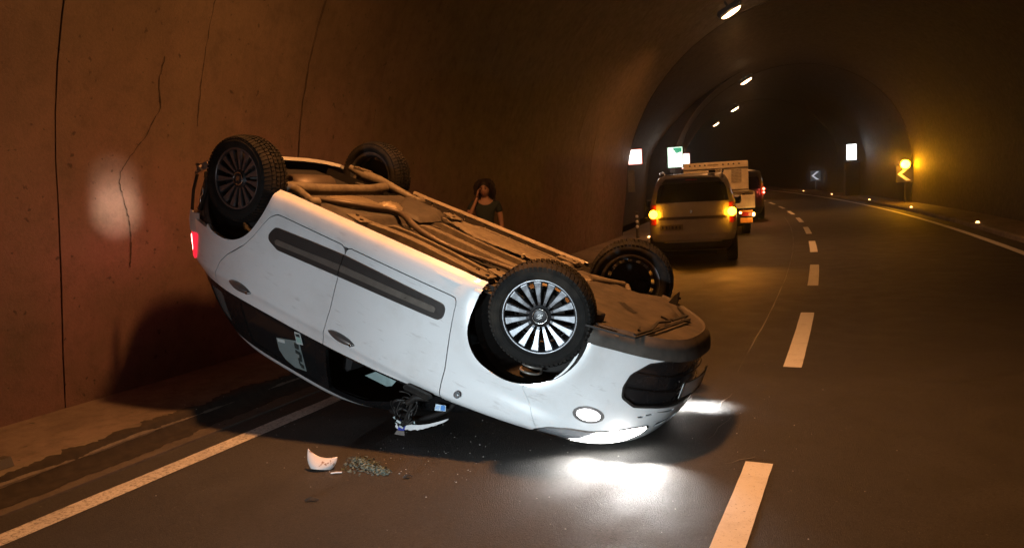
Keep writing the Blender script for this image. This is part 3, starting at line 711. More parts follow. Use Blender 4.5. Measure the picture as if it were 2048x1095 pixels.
# door handles: chrome pod over a recess
for sd in (1, -1):
    for dr, x0, x1, z in ((doors[sd][0], -1.445, -1.195, .975), (doors[sd][1], -2.46, -2.22, 1.005)):
        P = SB(np.array([1.0]), np.array([float(np.interp(z, TB[:, 0], np.arange(NV + 1)))]))[0]; y = P[1] + .004
        xm = (x0 + x1) / 2; mb = MB(); n_ = 17; V = []; F = []
        for i, t in enumerate(np.linspace(0, 1, n_)):
            x = x0 + (x1 - x0) * t; h = .030 * math.sin(math.pi * min(1, max(0, t))) ** .6 + .003; dpt = .012 + .028 * math.sin(math.pi * t) ** .7
            for kx in range(9):
                q = -1 + 2 * kx / 8; V.append((x, (y - .012 + dpt * math.sqrt(max(0, 1 - q * q))) * sd, z + h * q + .01 * (t - .5)))
        for i in range(n_ - 1):
            for kx in range(8): F.append((i * 9 + kx, i * 9 + kx + 1, (i + 1) * 9 + kx + 1, (i + 1) * 9 + kx))
        hd = mk('door_handle', V, F, M_HANDLE, dr, smooth=True)
        mb = MB(); mb.lathe([(0, .011), (.004, .011), (.005, 0)], 16, 'y', (x1 - .02, y + .018, z + .006)); o = mb.build('lock_cylinder', M_CHROME, dr)
        if sd < 0: o.scale = (1, -1, 1)
mb = MB(); mb.lathe([(0, .024), (.008, .022), (.012, .012), (.013, 0)], 20, 'y', (-.335, .882, .935)); mb.build('side_marker', M_LENS, car)
# ---- wheels
def tyre_mesh(rnd):
    R_, W_ = .317, .225; hw = W_ / 2; prof = []
    sec = [(-hw + .012, .222), (-hw - .004, .245), (-hw - .010, .268), (-hw + .000, .292), (-hw + .018, .308), (-hw + .045, .315), (-.0, .318), (hw - .045, .315), (hw - .018, .308), (hw, .292), (hw + .010, .268), (hw + .004, .245), (hw - .012, .222)]
    mb = MB(); mb.lathe(sec, 72, 'y'); mb.lathe([(hw - .012, .222), (-hw + .012, .222)], 72, 'y')
    # raised lettering ring and bead ring
    mb.lathe([(hw + .0075, .272), (hw + .0095, .274), (hw + .009, .278), (hw + .006, .280)], 72, 'y')
    mb.lathe([(hw + .001, .238), (hw + .006, .242), (hw + .006, .246), (hw + .002, .249)], 72, 'y')
    # tread blocks: shoulder lugs and three centre ribs cut by sipes
    nb = 66
    for kb in range(nb):
        for (y0, y1, r0, r1, ph) in ((-hw - .002, -.064, .300, .319, 0), (.064, hw + .002, .319, .300, .5), (-.056, -.024, .3195, .3225, .3), (-.016, .016, .3225, .3225, .6), (.024, .056, .3225, .3195, .1)):
            a = 2 * math.pi * (kb + ph) / nb; da = 2 * math.pi / nb * .68; sk = .035 if ph != .6 else 0
            V = []
            for (yy, rr, s2) in ((y0, r0, 0), (y1, r1, sk)):
                for t in (a + s2, a + da + s2):
                    for up in (-.006, .0045): V.append(((rr + up) * math.cos(t), yy, (rr + up) * math.sin(t)))
            mb.add(V, [(1, 3, 7, 5), (0, 1, 5, 4), (2, 6, 7, 3), (0, 2, 3, 1), (4, 5, 7, 6)])
    me_o = mb.build('tyre', M_TYRE); return me_o
proto_t = tyre_mesh(0); TY = proto_t.data; bpy.data.objects.remove(proto_t)
def temp(mb, mat_):
    o = mb.build('t', mat_); me = o.data; bpy.data.objects.remove(o); return me
# rim barrel
mb = MB(); mb.lathe([(.100, .212), (.104, .226), (.096, .232), (.090, .226), (.060, .208), (-.02, .196), (-.085, .205), (-.098, .225), (-.104, .230), (-.104, .224), (-.088, .200), (-.02, .188), (.058, .200), (.092, .214)], 64, 'y', closed=True)
RIM = temp(mb, M_RIM)
mb = MB(); mb.lathe([(.085, .205), (.055, .198), (-.05, .188), (-.05, .183)], 64, 'y'); RIMD = temp(mb, M_RIMD)
# one spoke along +z: broad at the rim, tapering to the hub, faceted
def spoke():
    mb = MB(); st = [(.055, .009, .068, .055), (.085, .0105, .076, .055), (.13, .0155, .082, .05), (.175, .0215, .086, .055), (.206, .0275, .090, .065), (.217, .031, .090, .070)]
    V = []; F = []
    for r, hw, yf, yb in st: V += [(-hw, yf - .010, r), (-hw * .72, yf, r), (hw * .72, yf, r), (hw, yf - .010, r), (hw * .8, yb - .01, r), (-hw * .8, yb - .01, r)]
    for i in range(len(st) - 1):
        for k_ in range(6): F.append((i * 6 + k_, (i + 1) * 6 + k_, (i + 1) * 6 + (k_ + 1) % 6, i * 6 + (k_ + 1) % 6))
    F += [(5, 4, 3, 2, 1, 0)]
    mb.add(V, F); return temp(mb, M_RIM)
SPK = spoke()
mb = MB(); mb.lathe([(.045, .070), (.070, .070), (.076, .064), (.074, .046), (.080, .044), (.083, .036), (.084, .0)], 40, 'y'); HUB = temp(mb, M_RIMD)
mb = MB(); mb.lathe([(.0805, .049), (.086, .047), (.0865, .043), (.083, .041)], 40, 'y')
# the emblem on the hub reads only as a small bright slanted bar
mb.box((0, .0855, 0), (.042, .003, .007), R=Matrix.Rotation(.7, 3, 'Y')); mb.box((.004, .0856, .010), (.024, .003, .005), R=Matrix.Rotation(.7, 3, 'Y')); mb.box((-.004, .0856, -.010), (.024, .003, .005), R=Matrix.Rotation(.7, 3, 'Y'))
CAP = temp(mb, M_CHROME)
mb = MB(); mb.lathe([(.012, .140), (.022, .140), (.022, .07), (.030, .065), (.030, .0)], 48, 'y'); mb.lathe([(.012, .140), (.012, .05)], 48, 'y'); DISC = temp(mb, M_DISC)
mb = MB(); mb.box((.03, -.02, .0), (.11, .10, .16), bev=.02); CAL = temp(mb, M_ARCH)
mb = MB(); mb.lathe([(-.030, 0), (-.030, .158)], 40, 'y'); mb.lathe([(-.034, .158), (-.034, 0)], 40, 'y'); SHD = temp(mb, M_ARCH)
def wheel(x, y, z, steer, spin, side):
    m = Tr(x, y, z) @ Rz(steer + (math.pi if side < 0 else 0)) @ Ry(spin)
    w = link('wheel', RIM, car, m); link('rim_well', RIMD, w); link('tyre', TY, w); link('wheel_hub', HUB, w); link('hub_cap', CAP, w); link('dust_shield', SHD, w); link('brake_disc', DISC, w)
    link('brake_caliper', CAL, w, Ry(-spin) @ Tr(-.11, 0, .02))
    for k_ in range(15): link('spoke', SPK, w, Ry(2 * math.pi * k_ / 15))
    return w
wheel(0, .755, .25, math.radians(-17), .15, 1); wheel(-2.612, .755, .25, 0, .4, 1)
wheel(0, -.755, .20, math.radians(-17), .9, -1); wheel(-2.612, -.755, .205, 0, .2, -1)
# ---- arch liners, struts, springs, hubs
for sd in (1, -1):
    for cx, cz, rr in ((-.055, .33, .385), (-2.60, .33, .375)):
        n_ = 26; V = []; F = []
        for i in range(n_ + 1):
            t = -.25 + (math.pi + .5) * i / n_
            for y, q in ((.80, .97), (.70, 1.0), (.50, 1.0)): V.append((cx + rr * q * math.cos(t), y * sd, cz + rr * q * math.sin(t)))
        for i in range(n_):
            for j in range(2): F.append((i * 3 + j, i * 3 + j + 1, (i + 1) * 3 + j + 1, (i + 1) * 3 + j))
        b = len(V); V += [(cx + rr * 1.02 * math.cos(-.25 + (math.pi + .5) * i / n_), .50 * sd, cz + rr * 1.02 * math.sin(-.25 + (math.pi + .5) * i / n_)) for i in range(n_ + 1)] + [(cx, .5 * sd, cz - .1)]
        F += [(b + i, b + i + 1, b + n_ + 1) for i in range(n_)]
        mk('wheel_arch_liner', V, F, M_ARCH, car, smooth=False)
    mb = MB(); y = .60 * sd
    mb.tube([(-.01, y, .30), (-.03, y * .97, .66)], .026, 12); mb.lathe([(.47, .075), (.475, .085), (.485, .085), (.49, .03)], 24, 'z', (-.02, y, 0)); s_ = mb.build('strut', M_UNDERD, car)
    mb = MB(); mb.tube([(-.02 + .068 * math.cos(t), y + .068 * math.sin(t), .49 + .20 * t / (2 * math.pi * 4.5)) for t in np.linspace(0, 2 * math.pi * 4.5, 110)], .0085, 6); mb.build('coil_spring', mat('spring_steel', (.28, .25, .22), .4, .5, scale=30), s_)
    mb = MB(); mb.tube([(0, .62 * sd, .22), (-.06, .40 * sd, .20), (-.16, .30 * sd, .21)], [.028, .034, .05], 8); mb.tube([(.02, .64 * sd, .22), (.16, .36 * sd, .22)], .02, 8); mb.box((-.2, .28 * sd, .215), (.16, .12, .045), bev=.01); mb.tube([(.0, .66 * sd, .25), (.0, .2 * sd, .27)], .018, 10); mb.lathe([(.60, .05), (.60, .07), (.66, .075), (.68, .05)], 16, 'y') if sd > 0 else None
    mb.build('lower_control_arm', M_UNDER, car)
# ---- underbody
def floor_h(x, y):
    ay = np.abs(y); h = np.full(x.shape, .285)
    box = lambda c, w, e=.018: np.clip((w / 2 - np.abs(y - c)) / e, 0, 1)
    inx = lambda a, b, e=.03: np.clip((x - a) / e, 0, 1) * np.clip((b - x) / e, 0, 1)
    h = h + .05 * np.clip((.15 - np.abs(y + .02)) / .04, 0, 1) * inx(-1.6, -.30)
    for c, w, d in ():
        cc = c + (x + 1.0) * (.05 if abs(c) > .5 else .02) * np.sign(c)
        h = h - d * np.clip((w / 2 - np.abs(y - cc)) / .016, 0, 1) * inx(-1.56 if abs(c) > .5 else -1.45, -.34)
    h = h - .045 * inx(-.52, -.36) * np.clip((.74 - ay) / .03, 0, 1) * np.clip((ay - .25) / .05, 0, 1)
    for c in (-1.22, -.90, -1.45): h = h - .010 * np.clip((.022 - np.abs(x - c)) / .01, 0, 1) * np.clip((.7 - ay) / .03, 0, 1)
    tank = inx(-2.22, -1.62, .05) * np.clip((.62 - ay) / .06, 0, 1); h = h - .055 * tank
    h = h + .10 * np.clip((-2.25 - x) / .06, 0, 1)
    sill = np.clip((ay - .745) / .012, 0, 1); h = h * (1 - sill) + .262 * sill
    return h
nx, ny = 150, 230; xs_ = np.linspace(-3.0, -.30, nx); ys_ = np.linspace(-.80, .80, ny); X2, Y2 = np.meshgrid(xs_, ys_, indexing='ij')
Z2 = floor_h(X2, Y2) + .0012 * np.sin(X2 * 37 + 3 * np.sin(Y2 * 9)) * np.sin(Y2 * 31) * (np.abs(Y2) < .7)
inr = (X2 < -2.2) & (np.abs(Y2) > .52)
F = []; ii, jj = np.meshgrid(np.arange(nx - 1), np.arange(ny - 1), indexing='ij'); ok = ~(inr[:-1, :-1]); q = (ii * ny + jj)[ok].ravel()
F = np.stack([q, q + 1, q + ny + 1, q + ny], 1)
mk('floor_pan', np.stack([X2, Y2, Z2], -1).reshape(-1, 3), F.tolist(), M_UNDERD, car)
rg = random.Random(21)
for sd in (1, -1):                                     # pinch flange under each sill, with its jacking notches
    mb = MB(); x = -2.18
    while x < -.42:
        l = rg.uniform(.16, .32); mb.box((x + l / 2, .742 * sd, .247), (l - .012, .006, .045)); x += l
    mb.build('sill_flange', M_ARCH if sd > 0 else M_UNDERD, car)
    mb = MB(); mb.prism([(.745, .262), (.86, .262), (.868, .285), (.745, .30)], -2.2, -.38, plane='yz') if 0 else None
    V = []; F = []                                     # turned-under lower edge of the sill, body colour
    for i, x in enumerate(np.linspace(-2.205, -.385, 40)):
        wb = float(SB(np.array([1.0]), np.array([1.0]))[0][1]); wob = .002 * math.sin(x * 23)
        V += [(x, .748 * sd, .258 + wob), (x, .80 * sd, .247 + wob), (x, (wb - .014) * sd, .244), (x, (wb + .002) * sd, .252), (x, (wb + .006) * sd, .268)]
    for i in range(39):
        for j in range(4): F.append((i * 5 + j, i * 5 + j + 1, (i + 1) * 5 + j + 1, (i + 1) * 5 + j))
    mk('sill_underside', V, F, M_WHITE if sd > 0 else M_UNDER, car, smooth=True)
# exhaust, silencer, heat shields, tank, axle
ex = [(-2.10, .58, .235), (-1.99, .53, .215), (-1.88, .45, .20), (-1.79, .28, .20), (-1.73, .15, .20), (-1.64, .11, .20), (-1.51, .17, .205), (-1.36, .26, .215), (-1.22, .29, .225), (-1.08, .28, .24), (-.90, .22, .255), (-.65, .12, .26), (-.30, .06, .26)]
def smoothp(P, n=8):
    P = [np.array(p, float) for p in P]; out = []
    for i in range(len(P) - 1):
        p0, p1, p2, p3 = P[max(i - 1, 0)], P[i], P[i + 1], P[min(i + 2, len(P) - 1)]
        for t in np.linspace(0, 1, n, endpoint=False): out.append(tuple(.5 * ((2 * p1) + (-p0 + p2) * t + (2 * p0 - 5 * p1 + 4 * p2 - p3) * t * t + (-p0 + 3 * p1 - 3 * p2 + p3) * t ** 3)))
    return out + [tuple(P[-1])]
mb = MB(); mb.tube(smoothp(ex), .024, 12); e_ = mb.build('exhaust_pipe', M_PIPE, car)
mb = MB(); mb.tube([(-2.62, .30, .30), (-2.60, .30, .30), (-2.60, -.12, .30), (-2.62, -.14, .30)], [.03, .10, .10, .03], 20); mb.build('silencer', M_PIPE, e_)
def plate(name, poly, z, mat_, crown=.02, n=22, th_=.004, rough=.003, seed=1):
    """a pressed sheet: polygon filled by a grid, crowned and slightly rumpled, with a turned edge"""
    P = np.array(poly); lo, hi = P.min(0), P.max(0); gx = np.linspace(lo[0], hi[0], n); gy = np.linspace(lo[1], hi[1], n); GX, GY = np.meshgrid(gx, gy, indexing='ij')
    sd_ = poly_sd(GX.ravel(), GY.ravel(), P).reshape(GX.shape); r = np.random.RandomState(seed)
    zz = z - crown * np.clip(-sd_ / .05, 0, 1) + r.normal(0, rough, GX.shape); F = []
    okc = sd_ < .006
    V = np.stack([GX, GY, zz], -1).reshape(-1, 3)
    for i in range(n - 1):
        for j in range(n - 1):
            if okc[i, j] and okc[i + 1, j] and okc[i, j + 1] and okc[i + 1, j + 1]: F.append((i * n + j, i * n + j + 1, (i + 1) * n + j + 1, (i + 1) * n + j))
    return mk(name, V, F, mat_, car, smooth=True)
plate('heat_shield', [(-2.12, .45), (-2.16, .30), (-2.16, .12), (-2.10, .0), (-1.86, -.02), (-1.80, .10), (-1.84, .30), (-1.95, .46), (-2.04, .50)], .232, M_SHIELD, .020, 34, rough=.0015, seed=3)
plate('heat_shield', [(-1.96, .0), (-1.98, -.14), (-1.88, -.22), (-1.76, -.12), (-1.74, .04)], .228, M_SHIELD, .028, 24, rough=.004, seed=13)
plate('fuel_tank', [(-1.90, -.18), (-2.14, -.60), (-1.70, -.58), (-1.52, -.30), (-1.52, .02), (-1.70, .03)], .235, M_UNDERD, .030, 34, rough=.0004)
def rail(pts, w, z0, z1, mat_=M_UNDER, taper=.7, wob=.0):
    P = smoothp([(x, y, 0) for x, y in pts], 5); n__ = len(P); V = []; F = []
    for i in range(n__):
        a = np.array(P[max(i - 1, 0)]); b = np.array(P[min(i + 1, n__ - 1)]); d_ = (b - a) / np.linalg.norm(b - a); nn = np.array([-d_[1], d_[0], 0]); c = np.array(P[i]); k_ = min(1, i * .5 + .25, (n__ - 1 - i) * .5 + .25)
        for q, z in ((-1, z0), (-taper, z1 + (z0 - z1) * (1 - k_) + .002), (-taper * .9, z1 + (z0 - z1) * (1 - k_)), (taper * .9, z1 + (z0 - z1) * (1 - k_)), (taper, z1 + (z0 - z1) * (1 - k_) + .002), (1, z0)): V.append(tuple(c[:2] + nn[:2] * q * w / 2) + (z,))
    for i in range(n__ - 1):
        for j in range(5): F.append((i * 6 + j, (i + 1) * 6 + j, (i + 1) * 6 + j + 1, i * 6 + j + 1))
    F += [(0, 1, 2, 3, 4, 5), tuple(range((n__ - 1) * 6, n__ * 6))[::-1]]
    return mk('floor_rail', V, F, mat_, car)
rail([(-1.63, .665), (-1.44, .61), (-1.19, .575), (-.91, .60), (-.58, .65), (-.42, .66)], .115, .288, .205)
rail([(-1.56, .37), (-1.34, .33), (-1.0, .36), (-.55, .44), (-.38, .46)], .050, .288, .238)
rail([(-1.54, .02), (-1.22, .01), (-.76, .05), (-.40, .05)], .110, .288, .232)
rail([(-1.54, -.21), (-1.22, -.15), (-.83, -.11), (-.40, -.10)], .060, .288, .218)
rail([(-1.60, .50), (-1.2, .45), (-.8, .48), (-.42, .55)], .022, .288, .270)
rail([(-1.50, -.68), (-1.0, -.68), (-.5, -.68)], .05, .288, .24)
plate('floor_plate', [(-1.62, -.44), (-1.60, -.60), (-1.34, -.60), (-1.0, -.62), (-.50, -.60), (-.42, -.34), (-.94, -.27), (-1.18, -.24), (-1.40, -.34)], .238, M_UNDER, .016, 34, rough=.0004)
plate('floor_plate', [(-2.10, .72), (-2.14, .52), (-1.62, .34), (-1.60, .60), (-1.66, .70)], .268, M_UNDERD, .010, 26, rough=.0006)
mb = MB(); mb.tube([(-2.36, .58, .235), (-2.32, .30, .235), (-2.32, -.30, .235), (-2.36, -.58, .225)], [.05, .046, .046, .05], 10)
for sd in (1, -1):
    z0 = .24 if sd > 0 else .20
    mb.tube([(-2.62, .60 * sd, z0), (-2.44, .60 * sd, z0 - .01), (-2.22, .62 * sd, .215), (-2.02, .655 * sd, .24)], [.055, .045, .036, .030], 10)
    mb.lathe([(-.05, .04), (.05, .04), (.05, .02)], 14, 'y', (-2.03, .655 * sd, .24)); mb.tube([(-2.62, .60 * sd, z0), (-2.78, .56 * sd, z0 - .03)], [.04, .03], 8); mb.box((-2.66, .60 * sd, z0 - .045), (.16, .07, .02), R=Matrix.Rotation(.3 * sd, 3, 'Z'))
    mb.tube([(-2.68, .58 * sd, z0 - .06), (-2.72, .56 * sd, z0 + .16)], .022, 10)
mb.build('rear_axle_beam', M_UNDER, car)
for sd in (1, -1):
    mb = MB(); mb.tube([(-2.50 + .055 * math.cos(t), .44 * sd + .055 * math.sin(t), .23 + .17 * t / (2 * math.pi * 5)) for t in np.linspace(0, 2 * math.pi * 5, 100)], .008, 6); mb.build('coil_spring', M_UNDERD, car)
# flat dark strips painting the shaded gaps beside the rails
for (y0, y1, x0, x1) in ((.685, .738, -2.05, -.45), (.48, .56, -1.35, -.55), (.11, .25, -1.35, -.38), (-.20, -.14, -1.5, -.5)):
    mb = MB(); mb.box(((x0 + x1) / 2, (y0 + y1) / 2, .272), (x1 - x0, y1 - y0, .012)); mb.build('floor_channel', M_ARCH, car)
# cables and brake lines along the floor
for pts, r in (([(-1.5, .50, .265), (-1.2, .52, .262), (-.8, .50, .266), (-.4, .48, .26)], .006), ([(-1.5, -.50, .265), (-1.1, -.49, .262), (-.4, -.47, .262)], .006), ([(-1.55, -.15, .26), (-1.2, -.18, .262), (-.4, -.16, .262)], .008)):
    mb = MB(); mb.tube(smoothp(pts, 5), r, 6); mb.build('brake_line', M_UNDERD, car)
for x, y, a in ((-.52, .66, .0), (-.50, -.64, -.1), (-.47, .50, .25), (-1.58, .66, .2), (-1.54, -.48, .5)):
    mb = MB(); mb.box((0, 0, 0), (.17, .11, .012), bev=.004); mb.lathe([(-.012, .014), (-.006, .014)], 10, 'z', (.05, .02, 0)); mb.lathe([(-.012, .014), (-.006, .014)], 10, 'z', (-.05, -.02, 0)); mb.build('floor_bracket', M_UNDER, car, Tr(x, y, .204) @ Rz(a))
# cable clips hanging loose
mb = MB(); rg = random.Random(5)
for c in ((-1.50, .22), (-.82, .30), (-.76, .31), (-1.46, -.30), (-1.52, .25)):
    p = np.array([c[0], c[1], .235]); pts = [tuple(p)]
    for i in range(14): p = p + np.array([rg.uniform(-.006, .035), rg.uniform(-.02, .02), rg.uniform(-.008, .008)]); pts.append(tuple(p))
    mb.tube(pts, .003, 4)
mb.build('torn_wiring', M_BLKPL, car)
mb = MB(); mb.box((-.73, -.30, .235), (.02, .035, .03)); mb.build('pale_clip', mat('pale_plastic', (.6, .55, .42), .5), car)
M_TORN0 = mat('slot_black', (.015, .013, .012), .8)
# engine undertray and chin underside
P0 = SB(np.linspace(0, .52, 26), np.full(26, 0.0)); out = [(p[0] + .016, p[1] * 1.012) for p in P0]
loop = [(x, -y) for x, y in out[::-1]] + out[1:]; V = [(x, y, .199) for x, y in loop] + [(min(.56, x - .10 - .04), y * .80, .205) for x, y in loop] + [(min(.56, x - .14), y * .80, .225) for x, y in loop]; n_ = len(loop)
F = [(i, n_ + i, n_ + i + 1, i + 1) for i in range(n_ - 1)] + [(n_ + i, 2 * n_ + i, 2 * n_ + i + 1, n_ + i + 1) for i in range(n_ - 1)]
mk('chin_underside', V, F, M_UNDERD, car)
plate('undertray', [(-.34, .52), (-.34, -.52), (-.05, -.50), (.20, -.55), (.40, -.60), (.54, -.40), (.56, -.1), (.56, .2), (.55, .50), (.49, .66), (.34, .70), (.20, .60), (.05, .58)], .222, M_UNDERD, .022, 40, rough=.0012, seed=9)
plate('undertray_rib', [(.14, .02), (.20, -.30), (.26, -.30), (.21, .03)], .206, M_UNDERD, .012, 14, rough=.0002)
plate('undertray_rib', [(-.24, .34), (-.02, .0), (.19, -.04), (.17, .0), (.0, .05), (-.20, .40)], .206, M_UNDERD, .008, 22, rough=.0002)
plate('undertray_slot', [(.19, .0), (.22, -.05), (.36, .06), (.35, .12), (.27, .08)], .197, M_TORN0, .002, 14, rough=.0002)
plate('undertray_hatch', [(-.28, .12), (-.28, -.20), (-.12, -.20), (-.12, .12)], .204, M_ARCH, .008, 10, rough=.0002)
M_TORN = mat('torn_black_plastic', (.02, .018, .016), .6)
mb = MB()
for (a, b, w) in (((.30, .80, .190), (.50, .70, .186), .012), ((.33, .74, .190), (.46, .69, .186), .008), ((.50, .70, .186), (.56, .66, .186), .012), ((.56, .66, .186), (.59, .30, .185), .010), ((.54, .60, .186), (.56, .36, .185), .016), ((.59, .30, .185), (.63, -.28, .183), .010), ((.56, .36, .185), (.53, .14, .183), .018), ((.53, .14, .183), (.57, -.02, .183), .014), ((.57, -.02, .183), (.50, -.02, .18), .016), ((.57, -.04, .18), (.59, -.34, .18), .022), ((.60, -.30, .18), (.47, -.50, .19), .008), ((.52, .48, .184), (.50, .40, .184), .012), ((.61, -.14, .18), (.65, -.20, .18), .016)):
    a_, b_ = Vector(a), Vector(b); mb.box((a_ + b_) / 2, ((b_ - a_).length, w, .012), R=(b_ - a_).to_track_quat('X', 'Z').to_matrix())
mb.build('undertray_front_bar', M_TORN, car)
mb = MB(); mb.box((.27, .60, .178), (.07, .13, .05), bev=.006, R=Matrix.Rotation(.15, 3, 'Z')); mb.build('undertray_block', M_TORN, car)
mb = MB(); mb.prism([(.38, .20), (.45, .20), (.435, .15), (.425, .10), (.40, .14)], -.60, -.575); mb.tube([(.41, -.60, .15), (.45, -.60, .145)], .008, 6); mb.build('torn_bracket', M_TORN, car)
# engine bay mass and front crossmember so that nothing shows through
mb = MB(); mb.box((.12, 0, .52), (.80, .94, .50)); mb.build('engine_bay', M_INSIDE, car)
mb = MB(); mb.box((-2.75, 0, .55), (.70, .98, .50)); mb.build('boot_floor', M_INSIDE, car)
# rear corner damage: dark crash bar, bent ribbon of bumper, dangling strap
mb = MB(); mb.box((-3.08, -.1, .50), (.08, 1.35, .12), bev=.01); mb.build('rear_crash_bar', M_UNDERD, car)
mb = MB(); mb.tube([(-2.84, .74, .70), (-2.93, .76, .64), (-2.97, .76, .50), (-2.96, .76, .34)], [.02, .05, .04, .02], 8)
mb.build('crumpled_bumper_mount', M_BLKPL, car)
def shard(name, pts, mat_, th_=.006):
    V = [Vector(p) for p in pts]; n__ = (V[1] - V[0]).cross(V[2] - V[0]).normalized() * th_; m_ = len(V)
    return mk(name, V + [v + n__ for v in V], [list(range(m_))[::-1], list(range(m_, 2 * m_))] + [(i, (i + 1) % m_, m_ + (i + 1) % m_, m_ + i) for i in range(m_)], mat_, car)
shard('torn_bumper_skin', [(-3.09, .80, .65), (-3.04, .80, .665), (-2.985, .80, .65), (-2.965, .80, .73), (-2.98, .80, .82), (-3.05, .80, .81), (-3.085, .80, .73)], M_WHITE)
rg = random.Random(44); V = []; F = []
for a in range(9):
    for b in range(6): u, w = a / 8, b / 5; V.append((-3.12 + .14 * u + .012 * math.sin(7 * w), .80 + rg.uniform(-.018, .018), .38 - .10 * u - .085 * w * (1 - .3 * u) + rg.uniform(-.007, .007)))
for a in range(8):
    for b in range(5): F.append((a * 6 + b, (a + 1) * 6 + b, (a + 1) * 6 + b + 1, a * 6 + b + 1))
mk('crumpled_skin', V, F, mat('scraped_white_edge', (.42, .34, .28), .5, scale=30, dirt=(.08, .05, .04), dirt_amt=.6), car)
mb = MB(); mb.tube([(-3.09, .80, .37), (-3.10, .80, .50), (-3.075, .80, .65)], .013, 6); mb.tube([(-3.00, .80, .32), (-2.955, .80, .42), (-2.965, .80, .50), (-2.99, .80, .62)], [.016, .022, .018, .024], 6); mb.build('bumper_frame', M_BLKPL, car)
mb = MB(); mb.tube([(-2.98, .815, .44), (-2.965, .82, .49), (-2.99, .815, .52), (-2.97, .82, .57)], .006, 6); mb.build('bright_clip', M_CHROME, car)
# ---- cabin seen through the broken driver window
mb = MB()
for i in range(32):
    pass
mb.lathe([(-.012, .175), (0, .19), (.012, .175), (0, .160)], 40, 'x', closed=True); mb.box((0, 0, -.07), (.02, .05, .16)); mb.box((0, .08, 0), (.02, .16, .04)); mb.box((0, -.08, 0), (.02, .16, .04)); mb.lathe([(-.03, .06), (.0, .065), (.02, .05), (.025, 0)], 20, 'x')
mb.build('steering_wheel', M_BLKPL, car, Tr(-.80, .40, 1.10) @ Ry(.45))
def seat(x, y):
    mb = MB(); mb.box((x, y, .66), (.50, .50, .16), bev=.05, R=Matrix.Rotation(-.08, 3, 'Y')); mb.box((x - .32, y, .96), (.15, .48, .60), bev=.05, R=Matrix.Rotation(-.22, 3, 'Y')); mb.box((x - .42, y, 1.33), (.09, .25, .17), bev=.035); return mb.build('seat', M_SEAT, car)
seat(-1.1, .38); seat(-1.1, -.38); seat(-2.0, .38); seat(-2.0, -.38)
mb = MB(); mb.box((-.42, 0, .93), (.42, 1.5, .28), bev=.05); mb.box((-.60, .36, .98), (.18, .36, .14), bev=.04); mb.build('dashboard', M_BLKPL, car)
M_AIR = mat('airbag_fabric', (.30, .42, .42), .7, scale=12)
M_SKINLOOK = mat('beige_trim', (.34, .27, .21), .7, scale=12)
mb = MB(); mb.add([(-1.17, .62, 1.13), (-.98, .62, 1.05), (-.93, .60, 1.12), (-1.00, .60, 1.26), (-1.10, .58, 1.17), (-1.28, .55, 1.32), (-1.06, .57, 1.30)], [(0, 1, 2, 4), (4, 2, 3), (4, 3, 6, 5)]); mb.build('deflated_airbag', M_AIR, car)
mb = MB(); mb.tube([(-1.30, .55, 1.16), (-1.2, .56, 1.11), (-1.10, .58, 1.10), (-1.03, .58, 1.11)], [.012, .03, .035, .015], 8); mb.build('beige_trim_piece', M_SKINLOOK, car)
# documents pressed against the rear door window
def on_side(x, z, off=.0): 
    vv = float(np.interp(z, TB[:, 0], np.arange(NV + 1))); aa = np.linspace(.5, 1.7, 400); PP = SB(aa, np.full(400, vv)); a = float(np.interp(-x, -PP[:, 0], aa)); p = SB(np.array([a]), np.array([vv]))[0] + NB(np.array([a]), np.array([vv]))[0] * off; return p
def decal(name, pts, mat_, off=.003, parent=car):
    V = [on_side(x, z, off) for x, z in pts]; V2 = [on_side(x, z, off - .002) for x, z in pts]; m_ = len(V)
    return mk(name, V + V2, [list(range(m_)), list(range(m_, 2 * m_))[::-1]] + [(i, m_ + i, m_ + (i + 1) % m_, (i + 1) % m_) for i in range(m_)], mat_, parent)
M_PAPER = mat('pale_green_paper', (.20, .255, .26), .5, scale=8, dirt=(.10, .12, .12), dirt_amt=.4)
M_PAPERL = mat('white_paper', (.52, .58, .58), .5, scale=20)
M_INK = mat('ink', (.02, .03, .03), .6)
pp = decal('paper_sheet', [(-1.975, 1.275), (-1.80, 1.225), (-1.735, 1.205), (-1.675, 1.43), (-1.80, 1.455), (-1.90, 1.43), (-1.955, 1.37)], M_PAPER, .002)
decal('paper_header', [(-1.96, 1.277), (-1.885, 1.257), (-1.88, 1.280), (-1.955, 1.300)], M_PAPERL, .0045, pp)
for i, (x, z, w, h) in enumerate([(-1.742, 1.245, .045, .010), (-1.742, 1.262, .04, .008), (-1.728, 1.300, .05, .010), (-1.715, 1.318, .022, .018), (-1.715, 1.352, .040, .009), (-1.735, 1.368, .012, .02), (-1.70, 1.395, .045, .010), (-1.70, 1.412, .03, .008)]):
    c_, s_2 = math.cos(.5), math.sin(.5)
    decal('ink_mark', [(x - w * c_, z - w * .3), (x + w * .1, z - h), (x + w * .1, z + h), (x - w * c_, z + h * 1.2)], M_INK, .0045, pp)
p2 = decal('parking_ticket', [(-1.775, 1.135), (-1.715, 1.122), (-1.690, 1.215), (-1.755, 1.232)], M_PAPERL, .004)
decal('ticket_picture', [(-1.765, 1.145), (-1.722, 1.135), (-1.716, 1.158), (-1.758, 1.168)], M_INK, .0065, p2)
decal('ticket_body', [(-1.756, 1.172), (-1.713, 1.162), (-1.703, 1.205), (-1.748, 1.217)], mat('ticket_green', (.30, .48, .44), .5), .0065, p2)
